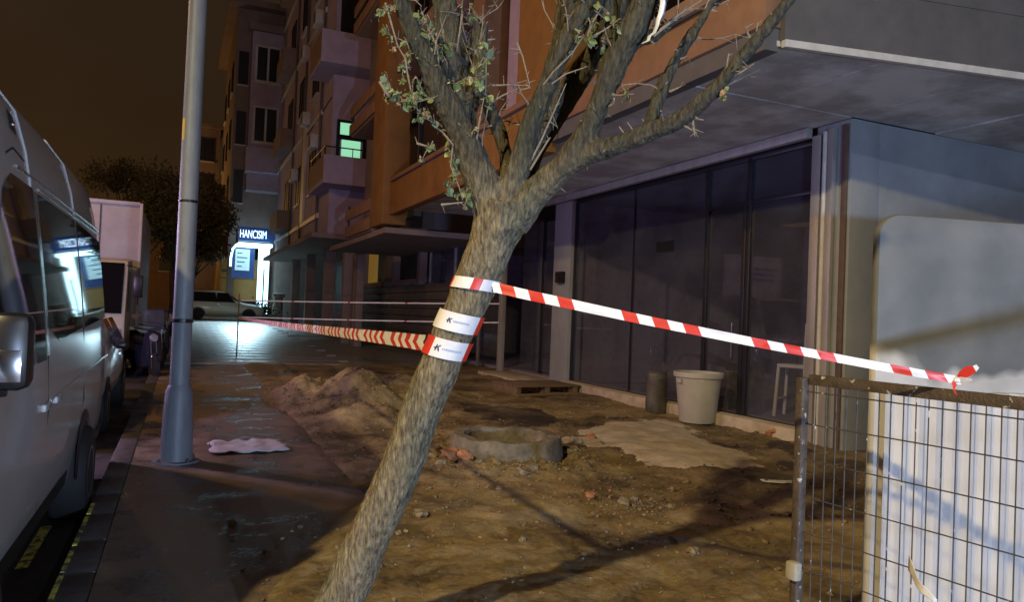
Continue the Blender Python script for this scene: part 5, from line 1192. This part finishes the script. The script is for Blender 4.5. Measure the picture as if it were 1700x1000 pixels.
lo = thing('orange_lorry', 'orange lit box lorry standing behind the cream car below the lit shop', 'lorry', (3.0, 53.2, gz(50)), R(180))
box('cargo_box', M_orange, lo, -1.15, 1.05, 0, 5, 1.0, 3.55, .03); box('cab', M_orange, lo, -1.0, 1.0, -1.6, -.05, .6, 2.5, .06); box('windscreen', M_vanglass, lo, -.9, .9, -1.62, -1.602, 1.5, 2.3)
box('panel_joint', M_rust, lo, -1.1, 1.0, 5.002, 5.02, 2.3, 2.34); box('printed_bar', M_rust, lo, .2, .9, 5.002, 5.02, 2.7, 2.85)
for s in (-1, 1):
    for wy in (-.9, 3.6): wheel(lo, s*.88, wy, .42, .42, .26, s)
# --- scooters by the kerb
def scooter(loc, rz, paint, label):
    t = thing('scooter', label, 'scooter', loc, rz)
    for y in (-.62, .62): wheel(t, 0, y, .25, .25, .11)
    loft([(-.46, [(.10, .30), (.14, .5), (.10, .92), (0, .96)]), (-.36, [(.17, .26), (.20, .5), (.15, .95), (0, 1.0)]), (-.28, [(.16, .26), (.18, .5), (.12, .9), (0, .95)])], 'front_shield', paint, t)
    box('floor_board', M_dark, t, -.15, .15, -.30, .18, .24, .30, .02)
    loft([(.10, [(.12, .28), (.16, .5), (.13, .68), (0, .70)]), (.45, [(.17, .32), (.19, .55), (.15, .70), (0, .72)]), (.92, [(.07, .5), (.10, .62), (.08, .72), (0, .74)])], 'rear_body', paint, t)
    loft([(.05, [(.12, .71), (.13, .76), (.10, .80), (0, .81)]), (.45, [(.15, .73), (.16, .78), (.12, .82), (0, .83)]), (.85, [(.08, .75), (.10, .80), (.07, .85), (0, .86)])], 'seat', M_dark, t)
    MB().tube([(-.33, -.30, 1.05), (-.12, -.36, 1.02), (.12, -.36, 1.02), (.33, -.30, 1.05)], .018, 8).build('handlebar', M_dark, t)
    MB().lathe((0, -.50, .86), [(.0, -.03), (.07, -.02), (.085, .03), (.0, .05)], 14, 'y').build('headlamp', M_lamplens, t, smooth=True)
    for s in (-1, 1):
        m = MB().tube([(s*.26, -.33, 1.04), (s*.34, -.38, 1.26)], .008, 6).build('mirror_stalk', M_chrome, t)
        MB().lathe((s*.34, -.40, 1.28), [(.0, -.012), (.055, -.010), (.055, .010), (.0, .012)], 14, 'y').build('mirror', M_chrome, m, smooth=True)
        MB().tube([(s*.05, -.62, .25), (s*.05, -.44, .85)], .02, 6).build('fork', M_chrome, t)
    MB().tube([(0, -.78, .38), (0, -.62, .52), (0, -.44, .45)], .06, 8).build('mudguard', paint, t, smooth=True)
    MB().prism([(-.40, 1.0), (-.34, 1.42), (-.325, 1.42), (-.385, 1.0)], 'x', -.20, .20).build('windshield', M_shopglass, t)
scooter((-.62, 16.9, -.12), R(16), M_scoot, 'dark blue scooter with round headlamp parked beside the lorry cab')
scooter((-.70, 19.2, -.12), R(24), M_scoot2, 'red scooter parked beyond the dark blue one')
scooter((-.50, 21.0, -.12), R(10), M_scoot, 'dark scooter parked farthest up the kerb just left of the pole')

# ------------------------------------------------------------------ street trees
def street_tree(name, label, loc, cr, nleaf, hgt, seed):
    random.seed(seed)
    t = thing(name, label, 'tree', loc); ht = hgt
    tk = MB().tube([(0, 0, -.1), (.05, 0, 1.2), (-.03, .05, 2.4), (.06, 0, ht)], [.15, .12, .10, .05], 10)
    cl = []
    for k in range(18):
        a = random.random()*6.28; rr_ = random.random()**.5; c = Vector((math.cos(a)*rr_*cr[0], math.sin(a)*rr_*cr[1], ht+random.uniform(-.6, 1)*cr[2])); cl.append((c, random.uniform(.22, .85)))
        tk.tube([(0, 0, 2.0+random.random()*.5), (c.x*.5, c.y*.5, (2.2+c.z)/2), tuple(c)], [.05, .03, .012], 6)
    tk.build('trunk', M_trunkdark, t, smooth=True)
    fo = MB()
    for _ in range(nleaf):
        c, r_ = random.choice(cl); d = Vector((random.gauss(0, 1), random.gauss(0, 1), random.gauss(0, .8))); p = c+d.normalized()*r_*random.random()**.55*random.choice((1, 1, 1.25))
        a = Vector((random.gauss(0, 1), random.gauss(0, 1), random.gauss(-.4, 1))).normalized()*random.uniform(.05, .10); b = a.orthogonal().normalized()*a.length*.5
        fo.add([p-a, p+b, p+a, p-b], [(0, 1, 2, 3)])
    tag(fo.build('crown', M_crown, t), kind='stuff'); return t
street_tree('street_tree', 'bushy street tree standing right behind the grey pole', (-.35, 29.0, gz(29)), (1.5, 1.4, 1.3), 20000, 4.1, 3)
street_tree('street_tree', 'smaller orange lit street tree farther left behind the lorry', (-2.3, 40.0, gz(40)-.1), (2.2, 1.8, 1.7), 14000, 5.6, 5)
street_tree('street_tree', 'street tree farther off beyond the bushy one towards the cream car', (.5, 46.0, gz(46)), (1.5, 1.4, 1.4), 5000, 4.2, 9)
